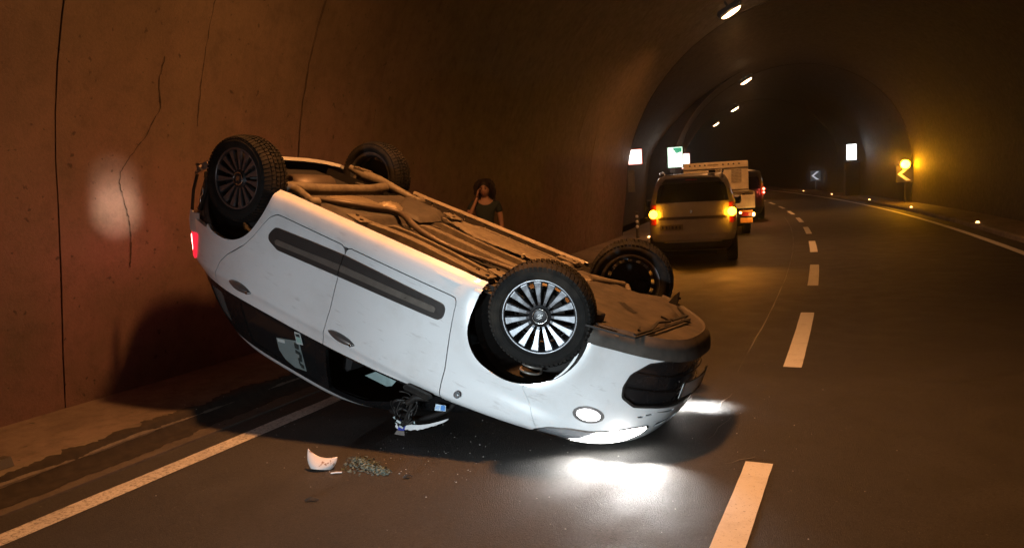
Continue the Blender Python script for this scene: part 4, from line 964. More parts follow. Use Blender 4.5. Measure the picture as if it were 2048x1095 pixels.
# crushed roof front edge, A pillar, torn mirror
def C_(p, d=(0, 0, 0)): return (p[0] + d[0], p[1] + d[1], p[2] + d[2])
mb = MB(); pts = smoothp([(-.93, .66, 1.46), (-.80, .70, 1.42), (-.62, .74, 1.34), (-.46, .76, 1.20), (-.40, .77, 1.10)], 6); mb.tube([(p[0], p[1] - .03, p[2] - .045) for p in pts], .018, 8); mb.build('bent_windshield_pillar', M_BLKPL, car)
# white skin strip peeled from the pillar foot, ragged along its lower edge
V = []; F = []; rg = random.Random(3); n_ = 22
for i in range(n_):
    t = i / (n_ - 1); x = -.765 + .375 * t; z = 1.40 - .235 * t + .035 * math.sin(math.pi * t); y = .79 + .01 * t; w = .052 * (1 - .75 * t) * min(1, t * 6 + .5)
    V += [(x, y, z - w / 2), (x, y + .004, z + w / 2 + rg.uniform(-.003, .006)), (x, y - .008, z - w / 2), (x, y - .008, z + w / 2)]
for i in range(n_ - 1):
    a = 4 * i; F += [(a, a + 1, a + 5, a + 4), (a + 2, a + 6, a + 7, a + 3), (a, a + 4, a + 6, a + 2), (a + 1, a + 3, a + 7, a + 5)]
mk('peeled_pillar_skin', V, F, M_WHITE, car, smooth=False)
# mirror stub: black housing with its cap gone
mb = MB(); mb.box((-.62, .875, 1.055), (.22, .07, .040), bev=.018, R=Matrix.Rotation(.06, 3, 'Y')); mb.tube([(-.54, .85, 1.06), (-.62, .88, 1.09), (-.67, .88, 1.16)], [.03, .026, .02], 8)
mi = mb.build('door_mirror', M_BLKPL, car)
mb = MB(); rg = random.Random(17)
for i in range(9):
    a0 = rg.uniform(0, 6.28); c = (-.70 + rg.uniform(-.03, .03), .86, 1.215 + rg.uniform(-.05, .06)); r1 = rg.uniform(.04, .085)
    mb.tube([(c[0] + r1 * math.cos(t), c[1] + .02 * math.sin(3 * t + i), c[2] + r1 * 1.1 * math.sin(t)) for t in np.linspace(a0, a0 + rg.uniform(2.2, 4.5), 12)], rg.uniform(.004, .010), 5)
mb.box((-.645, .87, 1.20), (.022, .03, .26), bev=.008, R=Matrix.Rotation(-.12, 3, 'Y')); mb.box((-.68, .87, 1.33), (.05, .03, .03), bev=.008)
mb.build('broken_mirror_innards', M_BLKPL, mi)
mb = MB(); mb.box((-.69, .89, 1.305), (.035, .006, .014)); mb.box((-.66, .89, 1.33), (.03, .006, .012)); mb.build('pale_connector', M_PAPERL, mi)
M_BLUE = mat('blue_tape', (.035, .045, .32), .45, scale=30)
def slab(name, pts, y, mat_, parent, t_=.008):
    n__ = len(pts); V = [(x, y, z) for x, z in pts] + [(x, y - t_, z) for x, z in pts]
    return mk(name, V, [list(range(n__)), list(range(n__, 2 * n__))[::-1]] + [(i, n__ + i, n__ + (i + 1) % n__, (i + 1) % n__) for i in range(n__)], mat_, parent)
slab('blue_tag', [(-.745, 1.345), (-.69, 1.325), (-.685, 1.40), (-.735, 1.42)], .80, M_BLUE, car)
slab('tag_end', [(-.74, 1.424), (-.683, 1.403), (-.672, 1.432), (-.752, 1.460)], .80, mat('grey_plastic', (.16, .14, .13), .6), car)
mb = MB(); rg = random.Random(31)
for i in range(12):
    x, z = -.80 + .012 * i + rg.uniform(-.01, .01), 1.385 - .004 * i + rg.uniform(-.03, .03); s_ = rg.uniform(.01, .026)
    mb.add([(x, .785, z), (x + s_, .79, z - s_), (x + s_ * 1.4, .78, z + s_ * .7)], [(0, 1, 2)])
mb.build('broken_pillar_trim', mat('cracked_white_trim', (.45, .55, .56), .4), car, kind='stuff')
M_STW = mat('sticker_white_blue', (.55, .70, .82), .4, scale=40); M_STB = mat('sticker_blue', (.08, .25, .62), .4)
o = slab('windshield_sticker', [(-.50, 1.10), (-.425, 1.075), (-.415, 1.112), (-.495, 1.145)], .815, M_STW, car, .003)
slab('sticker_square', [(-.458, 1.088), (-.428, 1.078), (-.420, 1.110), (-.452, 1.123)], .8175, M_STB, o, .002)
for k_ in range(3): slab('sticker_line', [(-.492, 1.108 + .009 * k_), (-.466, 1.099 + .009 * k_), (-.466, 1.102 + .009 * k_), (-.492, 1.111 + .009 * k_)], .8172, M_STB, o, .002)

# lamps of the wreck
def carpt(p): return CM @ Vector(p)
def hp(a_, z, off): 
    ta = float(np.interp(a_, _LA, _ta)); vv = np.array([float(np.interp(z, TB[:, 0], np.arange(NV + 1)))]); aa = np.array([ta]); return SB(aa, vv)[0] + NB(aa, vv)[0] * off
for sd in (1, -1):
    p = hp(.60, .87, .05); p[1] *= sd; q = p + np.array([1.0, .12 * sd, .12])
    if sd > 0: LB = (((-1.00, 4.07, .08), (-1.02, 4.01, -.06), 30), ((-.83, 4.09, .08), (-.82, 4.01, -.05), 20), ((-.66, 4.11, .08), (-.62, 4.05, -.04), 32))
    else: LB = (((-.76, 5.42, .085), (-.74, 5.42, -.03), 26), ((-.60, 5.42, .09), (-.57, 5.42, -.03), 30),)
    for src, tgt, en in LB: add_light('headlight_beam', 'SPOT', aim(src, tgt), en, (1, .98, .95), spot_size=math.radians(124 if sd > 0 else 116), spot_blend=.4, shadow_soft_size=.03)
    p = hp(.58, .84, .06); p[1] *= sd
    add_light('headlight_scatter', 'POINT', Matrix.Translation(carpt(p)), 1.0, (1, .97, .93), shadow_soft_size=.03)
p = hp(CX, CZ_, .05); add_light('running_lamp_glow', 'POINT', Matrix.Translation(carpt(p)), .12, (.95, .97, 1.0), shadow_soft_size=.03)

# ================================================================== tunnel luminaires
M_HOUS = mat('lamp_housing_grey', (.16, .15, .14), .5, .4); M_LENSW = emis('lit_sodium_lens', (1.0, .60, .28), 30)
mb = MB(); mb.box((0, 0, .12), (.60, .30, .16), bev=.05); mb.box((-.0, .0, .26), (.05, .05, .16)); LH = temp(mb, M_HOUS)
mb = MB()
V = []; F = []; nu = 20
for i in range(nu):
    for j in range(7):
        ph = 2 * math.pi * i / nu; r = j / 6; V.append((.24 * r * math.cos(ph), .12 * r * math.sin(ph), .04 - .06 * math.sqrt(max(0, 1 - r * r))))
for i in range(nu):
    for j in range(6): F.append((i * 7 + j, i * 7 + j + 1, ((i + 1) % nu) * 7 + j + 1, ((i + 1) % nu) * 7 + j))
mb.add(V, F, 0, True); LL = temp(mb, M_LENSW)
where = {0: "hanging over the wreck", 1: 'largest one in view at the top', 2: 'second one along the vault', 3: 'third one along the vault', 4: 'fourth and faintest of those in view'}
for i, s in enumerate(LAMPS):
    e = empty('ceiling_lamp', RM(s, -2.0, 5.45) @ Ry(-.50)); k_ = i - 2
    tag(e, 'oval sodium lamp fixed under the tunnel vault, ' + (where.get(k_) or {5: 'fifth beyond the wreck', 6: 'sixth beyond the wreck', 7: 'seventh beyond the wreck', 8: 'last one before the tunnel end', -1: 'just behind the standpoint', -2: 'well behind the standpoint', 0: ''}[k_]), 'ceiling lamp', 'sodium lamps along the vault')
    link('lamp_housing', LH, e); link('lamp_lens', LL, e)
    mm = RM(s, -1.98, 5.36); l = add_light('sodium_light', 'AREA', mm, LAMP_W * (1 if k_ < 1 else .6), LAMP_COL, shape='ELLIPSE', size=.44, size_y=.22); l.data.spread = math.radians(150)
for zz_, en in ((1.90, 1200), (1.76, 2400), (1.64, 4200)):                # added unseen spots that paint the warm reflection on the left wall
    add_light('torch_beam', 'SPOT', aim(tuple(RP(.6, 2.0, 1.6)), tuple(RP(4.17, -5.0, zz_))), en, (1.0, .80, .60), spot_size=math.radians(3.7), spot_blend=1.0, shadow_soft_size=.03)

# ================================================================== things on the road and along the walls
def loops(rows, nx=40, ny=1):
    """closed shell from stacked rounded-rectangle loops: (z, half width, y back, y front, squareness)"""
    V = []; F = []; m = 4 * nx
    for (z, w, y0, y1, n) in rows:
        yc = (y0 + y1) / 2; h = (y1 - y0) / 2
        for i in range(m):
            p = 2 * math.pi * i / m; c, s = math.cos(p), math.sin(p)
            # spread samples towards the corners
            r = (abs(c) ** n + abs(s) ** n) ** (-1 / n); V.append((w * r * s, yc - h * r * c, z))
    for i in range(len(rows) - 1):
        for k_ in range(m): F.append((i * m + k_, i * m + (k_ + 1) % m, (i + 1) * m + (k_ + 1) % m, (i + 1) * m + k_)[::-1])
    F.append(list(range(m))); F.append(list(range((len(rows) - 1) * m, len(rows) * m))[::-1])
    return V, F
def rear_y(rows, z): return float(np.interp(z, [r[0] for r in rows], [r[2] for r in rows]))
def face_panel(name, poly, rows, mat_, parent, proud=.012, th_=.03, sub=None, curve=0.06):
    """a panel following the back of a shell; poly in (x, z)"""
    P = np.array(poly, float); lo, hi = P.min(0), P.max(0); wmax = lambda z: float(np.interp(z, [r[0] for r in rows], [r[1] for r in rows]))
    V = []; m_ = len(poly)
    def yy(x, z):
        n = float(np.interp(z, [r[0] for r in rows], [r[4] for r in rows])); y0 = rear_y(rows, z); y1 = float(np.interp(z, [r[0] for r in rows], [r[3] for r in rows])); h = (y1 - y0) / 2; q = min(.999, abs(x) / wmax(z))
        return y0 + h - h * (1 - q ** n) ** (1 / n)
    # dense triangulated grid cut to the polygon
    n_ = 34; gx = np.linspace(lo[0], hi[0], n_); V = []; F = []
    cols = []
    for x in gx:
        zs = []
        for i in range(m_):
            a, b = P[i], P[(i + 1) % m_]
            if (a[0] - x) * (b[0] - x) <= 0 and abs(a[0] - b[0]) > 1e-9: zs.append(a[1] + (b[1] - a[1]) * (x - a[0]) / (b[0] - a[0]))
        zs = [min(zs), max(zs)] if zs else [lo[1], hi[1]]; cols.append(zs)
    nz = 7
    for x, (za, zb) in zip(gx, cols):
        for j in range(nz):
            z = za + (zb - za) * j / (nz - 1); V.append((x, yy(x, z) - proud, z))
    for i in range(n_ - 1):
        for j in range(nz - 1): F.append((i * nz + j, (i + 1) * nz + j, (i + 1) * nz + j + 1, i * nz + j + 1))
    b = len(V); V += [(v[0], v[1] + th_, v[2]) for v in V]
    for i in range(n_ - 1):
        for j in (0, nz - 1): q = [i * nz + j, (i + 1) * nz + j, b + (i + 1) * nz + j, b + i * nz + j]; F.append(q if j else q[::-1])
    for j in range(nz - 1):
        for i in (0, n_ - 1): q = [i * nz + j, i * nz + j + 1, b + i * nz + j + 1, b + i * nz + j]; F.append(q if i == 0 else q[::-1])
    return mk(name, V, F, mat_, parent)
M_BEIGE = mat('pale_silver_paint', (.32, .31, .30), .4, coat=.7, scale=5, dirt=(.14, .11, .08), dirt_amt=.4)
M_DARKV = mat('dark_vehicle_paint', (.045, .035, .03), .4, coat=.6, scale=5)
M_CONT = mat('cream_painted_steel', (.80, .72, .55), .5, scale=6, dirt=(.30, .22, .13), dirt_amt=.4)
M_CONTD = mat('grille_shadow', (.06, .05, .04), .8)
M_RED = mat('red_reflector', (.40, .02, .015), .3)
M_ORPL = mat('orange_plate', (.75, .33, .06), .45, scale=12)
M_AMB = emis('lit_amber_lamp', (1.0, .36, .010), 34); M_AMBS = emis('lit_small_lamp', (1.0, .50, .14), 14); M_BRK = emis('lit_brake_lamp', (1.0, .10, .06), 16)
M_SIDEL = emis('lit_side_marker', (1.0, .55, .25), 10)
def road_wheel(parent, x, y, r, w, side):
    mb = MB(); mb.lathe([(-w / 2, r * .6), (-w / 2, r * .93), (-w * .35, r), (w * .35, r), (w / 2, r * .93), (w / 2, r * .6)], 28, 'x'); t = mb.build('wheel', M_TYRE, parent, Tr(x, y, r))
    mb = MB(); mb.lathe([(side * w * .3, 0), (side * w * .36, r * .3), (side * w * .2, r * .62), (-side * w * .2, r * .62)], 20, 'x'); mb.build('wheel_rim', M_RIM, t)
# ---- the tall estate van with its hazards on
SM = RM(14.95, -2.20, 0, math.radians(8)); suv = empty('estate_van', SM); tag(suv, 'pale high roofed van seen from behind with both hazard lamps glowing amber', 'van')
SR = [(.28, .78, .10, 4.2, 5), (.36, .84, .02, 4.3, 5), (.60, .875, .0, 4.35, 6), (.95, .88, .03, 4.32, 6), (1.10, .865, .06, 4.0, 6), (1.20, .85, .08, 3.45, 6), (1.45, .78, .14, 3.0, 5), (1.62, .725, .20, 2.7, 5), (1.72, .665, .26, 2.5, 4.5), (1.765, .57, .36, 2.3, 4), (1.785, .40, .55, 2.1, 3.5), (1.79, .1, .9, 1.8, 3)]
V, F = loops(SR); mk('body', V, F, M_BEIGE, suv, smooth=True)
face_panel('rear_window', [(-.70, 1.235), (.70, 1.235), (.645, 1.56), (.55, 1.60), (-.55, 1.60), (-.645, 1.56)], SR, M_TINT, suv, .010)
face_panel('roof_spoiler', [(-.58, 1.60), (.58, 1.60), (.52, 1.69), (-.52, 1.69)], SR, M_DARKV, suv, .035, .06)
for x0, x1 in ((-.70, -.155), (-.145, .70)):
    face_panel('rear_door', [(x0, .50), (x1, .50), (x1, 1.215), (x0, 1.215)], SR, M_BEIGE, suv, .012)
face_panel('handle_strip', [(-.66, .905), (.66, .905), (.66, .955), (-.66, .955)], SR, M_DARKV, suv, .03)
pl = face_panel('number_plate', [(-.62, .70), (-.18, .70), (-.18, .81), (-.62, .81)], SR, mat('plate_grey', (.16, .14, .11), .5), suv, .034)
for i, (x, w) in enumerate([(-.57, .03), (-.50, .03), (-.44, .012), (-.38, .035), (-.31, .035), (-.24, .025)]):
    mb = MB(); mb.box((x, -.045 + .012, .755), (w, .006, .06)); mb.build('plate_mark', mat('plate_ink', (.04, .035, .03), .5) if i == 0 else bpy.data.materials['plate_ink'], pl)
face_panel('rear_bumper', [(-.80, .30), (.80, .30), (.82, .47), (-.82, .47)], SR, M_BLKPL, suv, .05, .10)
face_panel('bumper_trim', [(-.55, .455), (.55, .455), (.55, .485), (-.55, .485)], SR, mat('dull_chrome', (.3, .27, .22), .4, .8), suv, .065)
for sd in (-1, 1):
    face_panel('tail_lamp', sorted([(sd * .70, .80), (sd * .83, .80), (sd * .83, 1.20), (sd * .70, 1.20)], key=lambda p: (p[1] > 1, p[0] if p[1] < 1 else -p[0])), SR, M_RED, suv, .02)
    zc = 1.02; xx = sd * .745; mb = MB(); mb.lathe([(-.022, 0), (-.018, .055), (.0, .080), (.03, .084)], 24, 'y', (xx, .0, zc)); mb.build('hazard_lamp', M_AMB, suv)
    p = SM @ Vector((xx, -.22, zc)); add_light('hazard_light', 'SPOT', aim(p, SM @ Vector((xx * 1.2, -1.5, -.1))), 100, (1.0, .33, .03), spot_size=math.radians(84), spot_blend=.9, shadow_soft_size=.06); add_light('hazard_light', 'POINT', Matrix.Translation(p), 1.2, (1.0, .30, .03), shadow_soft_size=.05)
    mb = MB(); mb.tube([(sd * .60, .45, 1.78), (sd * .62, .75, 1.82), (sd * .62, 2.0, 1.84), (sd * .60, 2.3, 1.78)], .018, 6); mb.build('roof_rail', M_CHROME, suv)
    mb = MB(); mb.box((sd * .98, 3.05, 1.14), (.20, .12, .19), bev=.04); mb.box((sd * .88, 3.05, 1.08), (.10, .06, .05)); mb.build('wing_mirror', M_BLKPL, suv)
    face_panel('side_glass', [(sd * .7, 1.2), (sd * .71, 1.2), (sd * .71, 1.21), (sd * .70, 1.21)], SR, M_TINT, suv) if 0 else None
    for y in (.75, 3.45): road_wheel(suv, sd * .76, y, .32, .20, sd)
mb = MB(); mb.box((-.42, .50, 1.80), (.14, .10, .04), bev=.01); mb.box((.40, .42, 1.80), (.13, .09, .05), bev=.01); mb.build('roof_bar_foot', M_BLKPL, suv)
mb = MB(); mb.box((0, .012, 1.665), (.22, .02, .02)); mb.build('third_brake_lamp', M_RED, suv)
mb = MB(); mb.box((-.02, -.005, 1.05), (.02, .03, .05)); mb.build('washer_nozzle', M_CHROME, suv)
mb = MB(); mb.box((-.15, 2.1, .24), (1.2, 3.6, .12)); mb.build('underframe', M_INSIDE, suv)
# ---- the flatbed with a cream container
TM = RM(22.3, -2.42, 0, math.radians(6)); tr = empty('flatbed_truck', TM); tag(tr, 'small flatbed truck carrying a cream ventilated crate, ahead of the van', 'truck')
mb = MB(); mb.box((0, 1.9, .83), (2.02, 3.9, .10)); mb.box((0, 2.4, .60), (.8, 5.0, .18)); mb.box((-.95, .02, .50), (.06, .3, .3)); mb.build('bed', M_CONT, tr)
mb = MB(); mb.box((0, -.035, .97), (2.04, .05, .36), bev=.008); dk = mb.build('tailboard', M_CONT, tr)
for z in (.86, .96, 1.06): mb = MB(); mb.box((0, -.068, z), (1.96, .018, .022)); mb.build('board_rib', M_CONT, dk)
mb = MB(); mb.box((1.0, 1.9, 1.02), (.04, 3.8, .42)); mb.box((-1.0, 1.9, 1.02), (.04, 3.8, .42)); mb.build('sideboard', M_CONT, tr)
ct = MB(); ct.box((-.03, 1.0, 1.66), (1.80, 1.7, .92), bev=.02); cr = ct.build('crate', M_CONT, tr)
for z in (1.24, 1.31, 1.93): mb = MB(); mb.box((-.03, .135, z), (1.78, .02, .018)); mb.build('crate_rib', M_CONTD, cr)
for x0 in (-.08, .42):
    mb = MB(); mb.box((x0 + .12, .147, 1.70), (.28, .006, .38)); mb.build('vent_backing', M_CONTD, cr)
    mb = MB()
    for i in range(8): mb.box((x0 + .0 + i * .035, .142, 1.70), (.010, .008, .38))
    for j in range(10): mb.box((x0 + .12, .140, 1.52 + j * .04), (.28, .008, .012))
    mb.build('vent_mesh', M_CONT, cr)
mb = MB(); mb.box((-.52, .147, 1.80), (.22, .006, .05)); mb.build('crate_label', M_CONTD, cr)
for i, x in enumerate([-.74, -.60, -.46, -.32, .18, .33, .47, .62]):
    mb = MB(); mb.prism([(x - .028, 2.02), (x + .028, 2.02), (x + .014, 2.062), (x - .02, 2.062)], .140, .148); mb.build('crate_mark', M_CONTD, cr)
mb = MB(); mb.box((-.10, .145, 2.04), (.30, .006, .03)); mb.build('crate_lettering', mat('faint_lettering', (.35, .28, .18), .6), cr)
mb = MB(); mb.box((0, -.02, .60), (2.0, .10, .16), bev=.01); mb.build('rear_bar', M_BLKPL, tr)
for sd in (-1, 1):
    mb = MB(); mb.box((sd * .80, -.085, .61), (.30, .03, .10)); mb.build('red_lamp', M_RED, tr)
    mb = MB(); mb.box((sd * .97 - .0, -.09, .60), (.07, .03, .10), bev=.01); mb.build('indicator', M_AMBS, tr)
    mb = MB(); mb.box((sd * .80 - .02, -.085, .70), (.34, .02, .05)); mb.build('marker_strip', M_ORPL, tr)
    for y in (.8, 3.9): road_wheel(tr, sd * .82, y, .33, .22, sd)
mb = MB(); mb.lathe([(-.01, 0), (-.008, .03), (.01, .035)], 12, 'y', (.62, -.08, .66)); mb.build('marker_lamp', M_AMBS, tr)
mb = MB(); mb.box((.78, -.09, .44), (.34, .01, .14)); mb.build('number_plate', M_ORPL, tr)
V, F = loops([(.45, .92, 4.3, 6.0, 6), (1.2, .95, 4.25, 6.1, 6), (1.55, .90, 4.35, 5.9, 6), (1.95, .80, 4.5, 5.6, 5), (2.0, .6, 4.7, 5.4, 4)]); mk('cab', V, F, M_CONT, tr, smooth=True)
p = TM @ Vector((.9, -.3, .6)); add_light('indicator_light', 'POINT', Matrix.Translation(p), 3, (1, .5, .12), shadow_soft_size=.04)
# ---- dark van further on, brake lamp lit
VM = RM(29.5, -2.05, 0, math.radians(5)); vn = empty('dark_van', VM); tag(vn, 'dark van furthest along the queue with a red tail lamp lit', 'van')
VR = [(.25, .85, .1, 4.6, 6), (.5, .95, 0, 4.8, 7), (1.1, .96, .02, 4.7, 7), (1.5, .92, .08, 4.2, 6), (1.82, .84, .18, 3.8, 6), (1.90, .6, .5, 3.4, 4), (1.91, .1, 1, 3, 3)]
V, F = loops(VR); mk('body', V, F, M_DARKV, vn, smooth=True)
face_panel('rear_window', [(-.75, 1.18), (.75, 1.18), (.70, 1.62), (-.70, 1.62)], VR, M_TINT, vn, .01); face_panel('rear_bumper', [(-.88, .28), (.88, .28), (.9, .5), (-.9, .5)], VR, M_BLKPL, vn, .05, .1)
for sd in (-1, 1):
    a = face_panel('tail_lamp', [(min(sd * .80, sd * .93), .92), (max(sd * .80, sd * .93), .92), (max(sd * .80, sd * .93), 1.34), (min(sd * .80, sd * .93), 1.34)], VR, M_RED, vn, .02)
    mb = MB(); mb.lathe([(-.02, 0), (-.015, .035), (.02, .045)], 14, 'y', (sd * .87, -.0, 1.16)); mb.lathe([(-.02, 0), (-.015, .03), (.02, .04)], 14, 'y', (sd * .87, -.0, 1.03)); mb.build('lit_bulb', M_BRK, a)
    for y in (.9, 3.8): road_wheel(vn, sd * .84, y, .33, .22, sd)
p = VM @ Vector((.9, -.25, 1.1)); add_light('brake_light', 'POINT', Matrix.Translation(p), 4, (1, .1, .06), shadow_soft_size=.05)

# ---- illuminated panels
M_FRAME = mat('sign_case', (.05, .045, .04), .5)
def lightbox(s, t0, t1, z0, z1, face, border, label, emblem=None, watts=4, col=(1, .85, .75), yaw=0.0):
    w, h = t1 - t0, z1 - z0; e = empty('illuminated_sign', RM(s, (t0 + t1) / 2, z0, yaw)); tag(e, label, 'sign')
    mb = MB(); mb.box((0, .07, h / 2), (w + .03, .13, h + .03), bev=.012); mb.build('sign_case', M_FRAME, e)
    mb = MB(); mb.box((0, -.002, h / 2), (w, .012, h), bev=.004); mb.build('sign_border', border, e)
    mb = MB(); mb.box((0, -.011, h / 2), (w - .05, .01, h - .05)); mb.build('sign_face', face, e)
    mb = MB(); mb.box((0, .16, h / 2), (.05, .12, h * .5)); mb.tube([(0, .2, h / 2), (-.35 if t0 < 0 else .35, .25, h / 2)], .02, 6); mb.build('wall_bracket', M_FRAME, e)
    if emblem: emblem(e, w, h)
    p = RM(s, (t0 + t1) / 2, z0, yaw) @ Vector((0, -.12, h / 2)); add_light('sign_glow', 'POINT', Matrix.Translation(p), watts, col, shadow_soft_size=.1)
    return e
EW = emis('sign_white_light', (1.0, .90, .84), 3.2); EWC = emis('sign_cool_light', (.90, .95, 1.0), 3.5); ERB = emis('sign_red_edge', (1.0, .18, .13), 1.1); EGR = emis('sign_green_light', (.0, .42, .20), .95); EGB = emis('sign_green_edge', (.35, .8, .55), 1.2)
def emb_red(e, w, h):
    mb = MB(); mb.box((w * .36, -.018, h * .13), (.035, .004, .03)); mb.box((w * .40, -.018, h * .20), (.012, .004, .05)); mb.build('pictogram', ERB, e)
def emb_green(e, w, h):
    mb = MB(); mb.prism([(-.08, h - .03), (w / 2 - .03, h - .03), (w / 2 - .03, h - .25), (w / 2 - .12, h - .22), (w / 2 - .20, h - .27), (.02, h - .26), (-.02, h - .15), (-.08, h - .12)], -.019, -.0165); mb.build('green_field', EGR, e)
    mb = MB(); mb.box((-w * .3, -.018, h - .04), (.18, .003, .015)); mb.build('green_line', EGR, e)
lightbox(23.0, -5.19, -4.76, 2.21, 2.67, EW, ERB, 'square white panel with thin red edge, glowing on the left wall', emb_red, .9)
lightbox(33.0, -5.07, -4.45, 2.18, 3.03, EW, EGB, 'tall glowing white panel with a green corner on the left wall', emb_green, 1.0, (.85, 1, .9))
lightbox(37.0, -4.72, -4.34, 2.13, 2.85, EW, ERB, 'small red edged lit panel partly behind the green cornered one', None, 3)
lightbox(46.0, 4.04, 4.55, 2.14, 3.0, EWC, EWC, 'upright blank white panel glowing on the right wall', None, 1.6, (.85, .92, 1))
e = empty('wall_box', RM(23.3, -5.12, 1.37)); tag(e, 'dull upright box hanging below the red edged panel', 'box'); mb = MB(); mb.box((0, 0, .35), (.20, .14, .68), bev=.01); mb.build('box_case', mat('dull_case', (.20, .19, .15), .6), e); mb = MB(); mb.box((.0, -.076, .40), (.14, .008, .40)); mb.build('box_door', mat('dull_door', (.24, .22, .17), .5), e)
e = empty('emergency_cabinet', RM(46.2, 4.50, .125)); tag(e, 'dark tall cabinet under the blank white panel', 'cabinet')
mb = MB(); mb.box((0, .2, .95), (.80, .45, 1.85), bev=.02); mb.build('cabinet_body', mat('cabinet_dark', (.05, .035, .025), .6), e); mb = MB(); mb.box((-.02, -.035, .95), (.64, .02, 1.65), bev=.005); dd_ = mb.build('cabinet_door', mat('cabinet_door_dark', (.06, .042, .03), .5), e); mb = MB(); mb.box((.24, -.055, .95), (.03, .03, .14)); mb.build('handle', M_CHROME, dd_)
# ---- chevron boards
M_BB = mat('board_black', (.015, .014, .014), .5); M_RW = mat('reflective_white', (.75, .76, .80), .4)
def chevron(s, t, z, w, label, yaw=0.0):
    e = empty('chevron_board', RM(s, t, .125, yaw)); tag(e, label, 'sign', 'chevron boards on the right wall'); zc = z
    mb = MB(); mb.box((0, 0, zc), (w, .03, w), bev=.01); b_ = mb.build('board', M_BB, e); k2 = w / 2
    for sg in (1, -1):
        P_ = [(-k2 * .85, zc), (-k2 * .40, zc), (k2 * .62, zc + sg * k2 * .80), (k2 * .10, zc + sg * k2 * .80)]
        mb = MB(); mb.prism(P_ if sg > 0 else P_[::-1], -.022, -.0165); mb.build('chevron_stroke', M_RW, b_)
    mb = MB(); mb.tube([(0, .04, 0), (0, .04, zc + w * .5)], .025, 8); mb.build('post', M_FRAME, e)
    # board has no lamp; added spots from behind the camera brighten it
    return e
chevron(58.0, 4.80, 1.08, .72, 'small black board with white arrow pointing left, left of the lit cabinet panel')
c2 = chevron(36.2, 4.80, 1.22, .72, 'black and white arrow board under the yellow flashing lamp')
e = empty('warning_flasher', RM(36.1, 4.70, 1.62)); tag(e, 'yellow warning lamp shining brightly above the arrow board', 'lamp')
mb = MB(); mb.lathe([(-.08, 0), (-.07, .10), (-.03, .165), (.02, .185)], 28, 'y', (0, -.02, .14)); mb.build('lit_lens', emis('lit_yellow_lens', (1.0, .40, .004), 150), e)
mb = MB(); mb.lathe([(0, .195), (.06, .20), (.07, .15), (.09, .02)], 24, 'y', (0, 0, .14)); mb.box((0, .04, -.03), (.05, .04, .10)); mb.build('lamp_case', M_FRAME, e)
p = RM(36.1, 4.70, 1.62) @ Vector((-.35, -.30, .16)); add_light('flasher_light', 'POINT', Matrix.Translation(p), 110, (1.0, .34, .02), shadow_soft_size=.06)
# ---- kerb reflector studs; their returned light is painted as emission
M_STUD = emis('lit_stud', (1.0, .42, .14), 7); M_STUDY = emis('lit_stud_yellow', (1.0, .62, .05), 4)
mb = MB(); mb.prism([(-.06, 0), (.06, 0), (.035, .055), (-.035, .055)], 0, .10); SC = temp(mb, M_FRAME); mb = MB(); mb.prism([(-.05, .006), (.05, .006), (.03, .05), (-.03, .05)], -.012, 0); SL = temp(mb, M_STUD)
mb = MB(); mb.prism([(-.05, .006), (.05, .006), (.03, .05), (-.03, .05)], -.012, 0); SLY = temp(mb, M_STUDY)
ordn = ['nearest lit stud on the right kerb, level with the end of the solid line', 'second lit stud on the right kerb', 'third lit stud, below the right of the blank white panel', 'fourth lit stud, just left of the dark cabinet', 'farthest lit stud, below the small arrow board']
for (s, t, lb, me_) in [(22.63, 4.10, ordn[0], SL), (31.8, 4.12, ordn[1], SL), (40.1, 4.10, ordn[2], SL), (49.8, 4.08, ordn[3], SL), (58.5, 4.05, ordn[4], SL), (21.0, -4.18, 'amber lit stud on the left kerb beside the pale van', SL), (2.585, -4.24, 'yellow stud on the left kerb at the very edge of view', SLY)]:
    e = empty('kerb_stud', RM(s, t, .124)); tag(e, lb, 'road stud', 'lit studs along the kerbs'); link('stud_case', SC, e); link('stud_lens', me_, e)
    if s > 20: add_light('stud_light', 'POINT', Matrix.Translation(RM(s, t, .124) @ Vector((0, -.08, .04))), .45, (1, .45, .15), shadow_soft_size=.03)  # added light at the stud, backing up its painted glow
e = empty('bollard', RM(21.0, -4.50, .125)); tag(e, 'short dark post with three white dots by the left wall', 'bollard')
mb = MB(); mb.tube([(0, 0, 0), (0, 0, .72)], .05, 12); mb.build('post', M_FRAME, e)
for z in (.32, .46, .60): mb = MB(); mb.lathe([(-.012, 0), (-.01, .04), (0, .045)], 14, 'y', (0, -.048, z)); mb.build('reflector', M_RW, e)

# ---- debris from the wreck
def scuffed():
    k = N('scuffed_white_plastic'); v = k.coord('Object'); a = k.noise(v, 14, 4, .6); c = k.mix(k.ramp(a, [(.60, 0.0), (.64, .85)]), (.78, .72, .68), (.30, .16, .09)); k.set(Base_Color=c, Roughness=.25, Coat_Weight=.6); return k.m
M_CAPW = scuffed()
V = []; F = []; nu, nv = 28, 12
for i in range(nu + 1):
    for j in range(nv + 1):
        u = -1 + 2 * i / nu; w = j / nv; top = .085 - .026 * (1 - u * u) - .018 * u; ang = w * math.pi * .5
        hgt = -.012 + (top + .012) * w; dep = .062 * math.sqrt(max(0, 1 - u * u * .96)) * math.cos(ang * .75); V.append((u * .095 * (1 - .32 * (1 - w) ** 3), -dep, hgt - (1 - w) * 0 + .0))
for i in range(nu):
    for j in range(nv): F.append((i * (nv + 1) + j, (i + 1) * (nv + 1) + j, (i + 1) * (nv + 1) + j + 1, i * (nv + 1) + j + 1))
b = len(V); V += [(v[0] * .97, v[1] + .005, v[2]) for v in V]; F += [[q + b for q in f][::-1] for f in F[:]]
for i in range(nu): a = i * (nv + 1) + nv; F.append((a, a + nv + 1, a + nv + 1 + b, a + b))
yaw_c = math.radians(22)
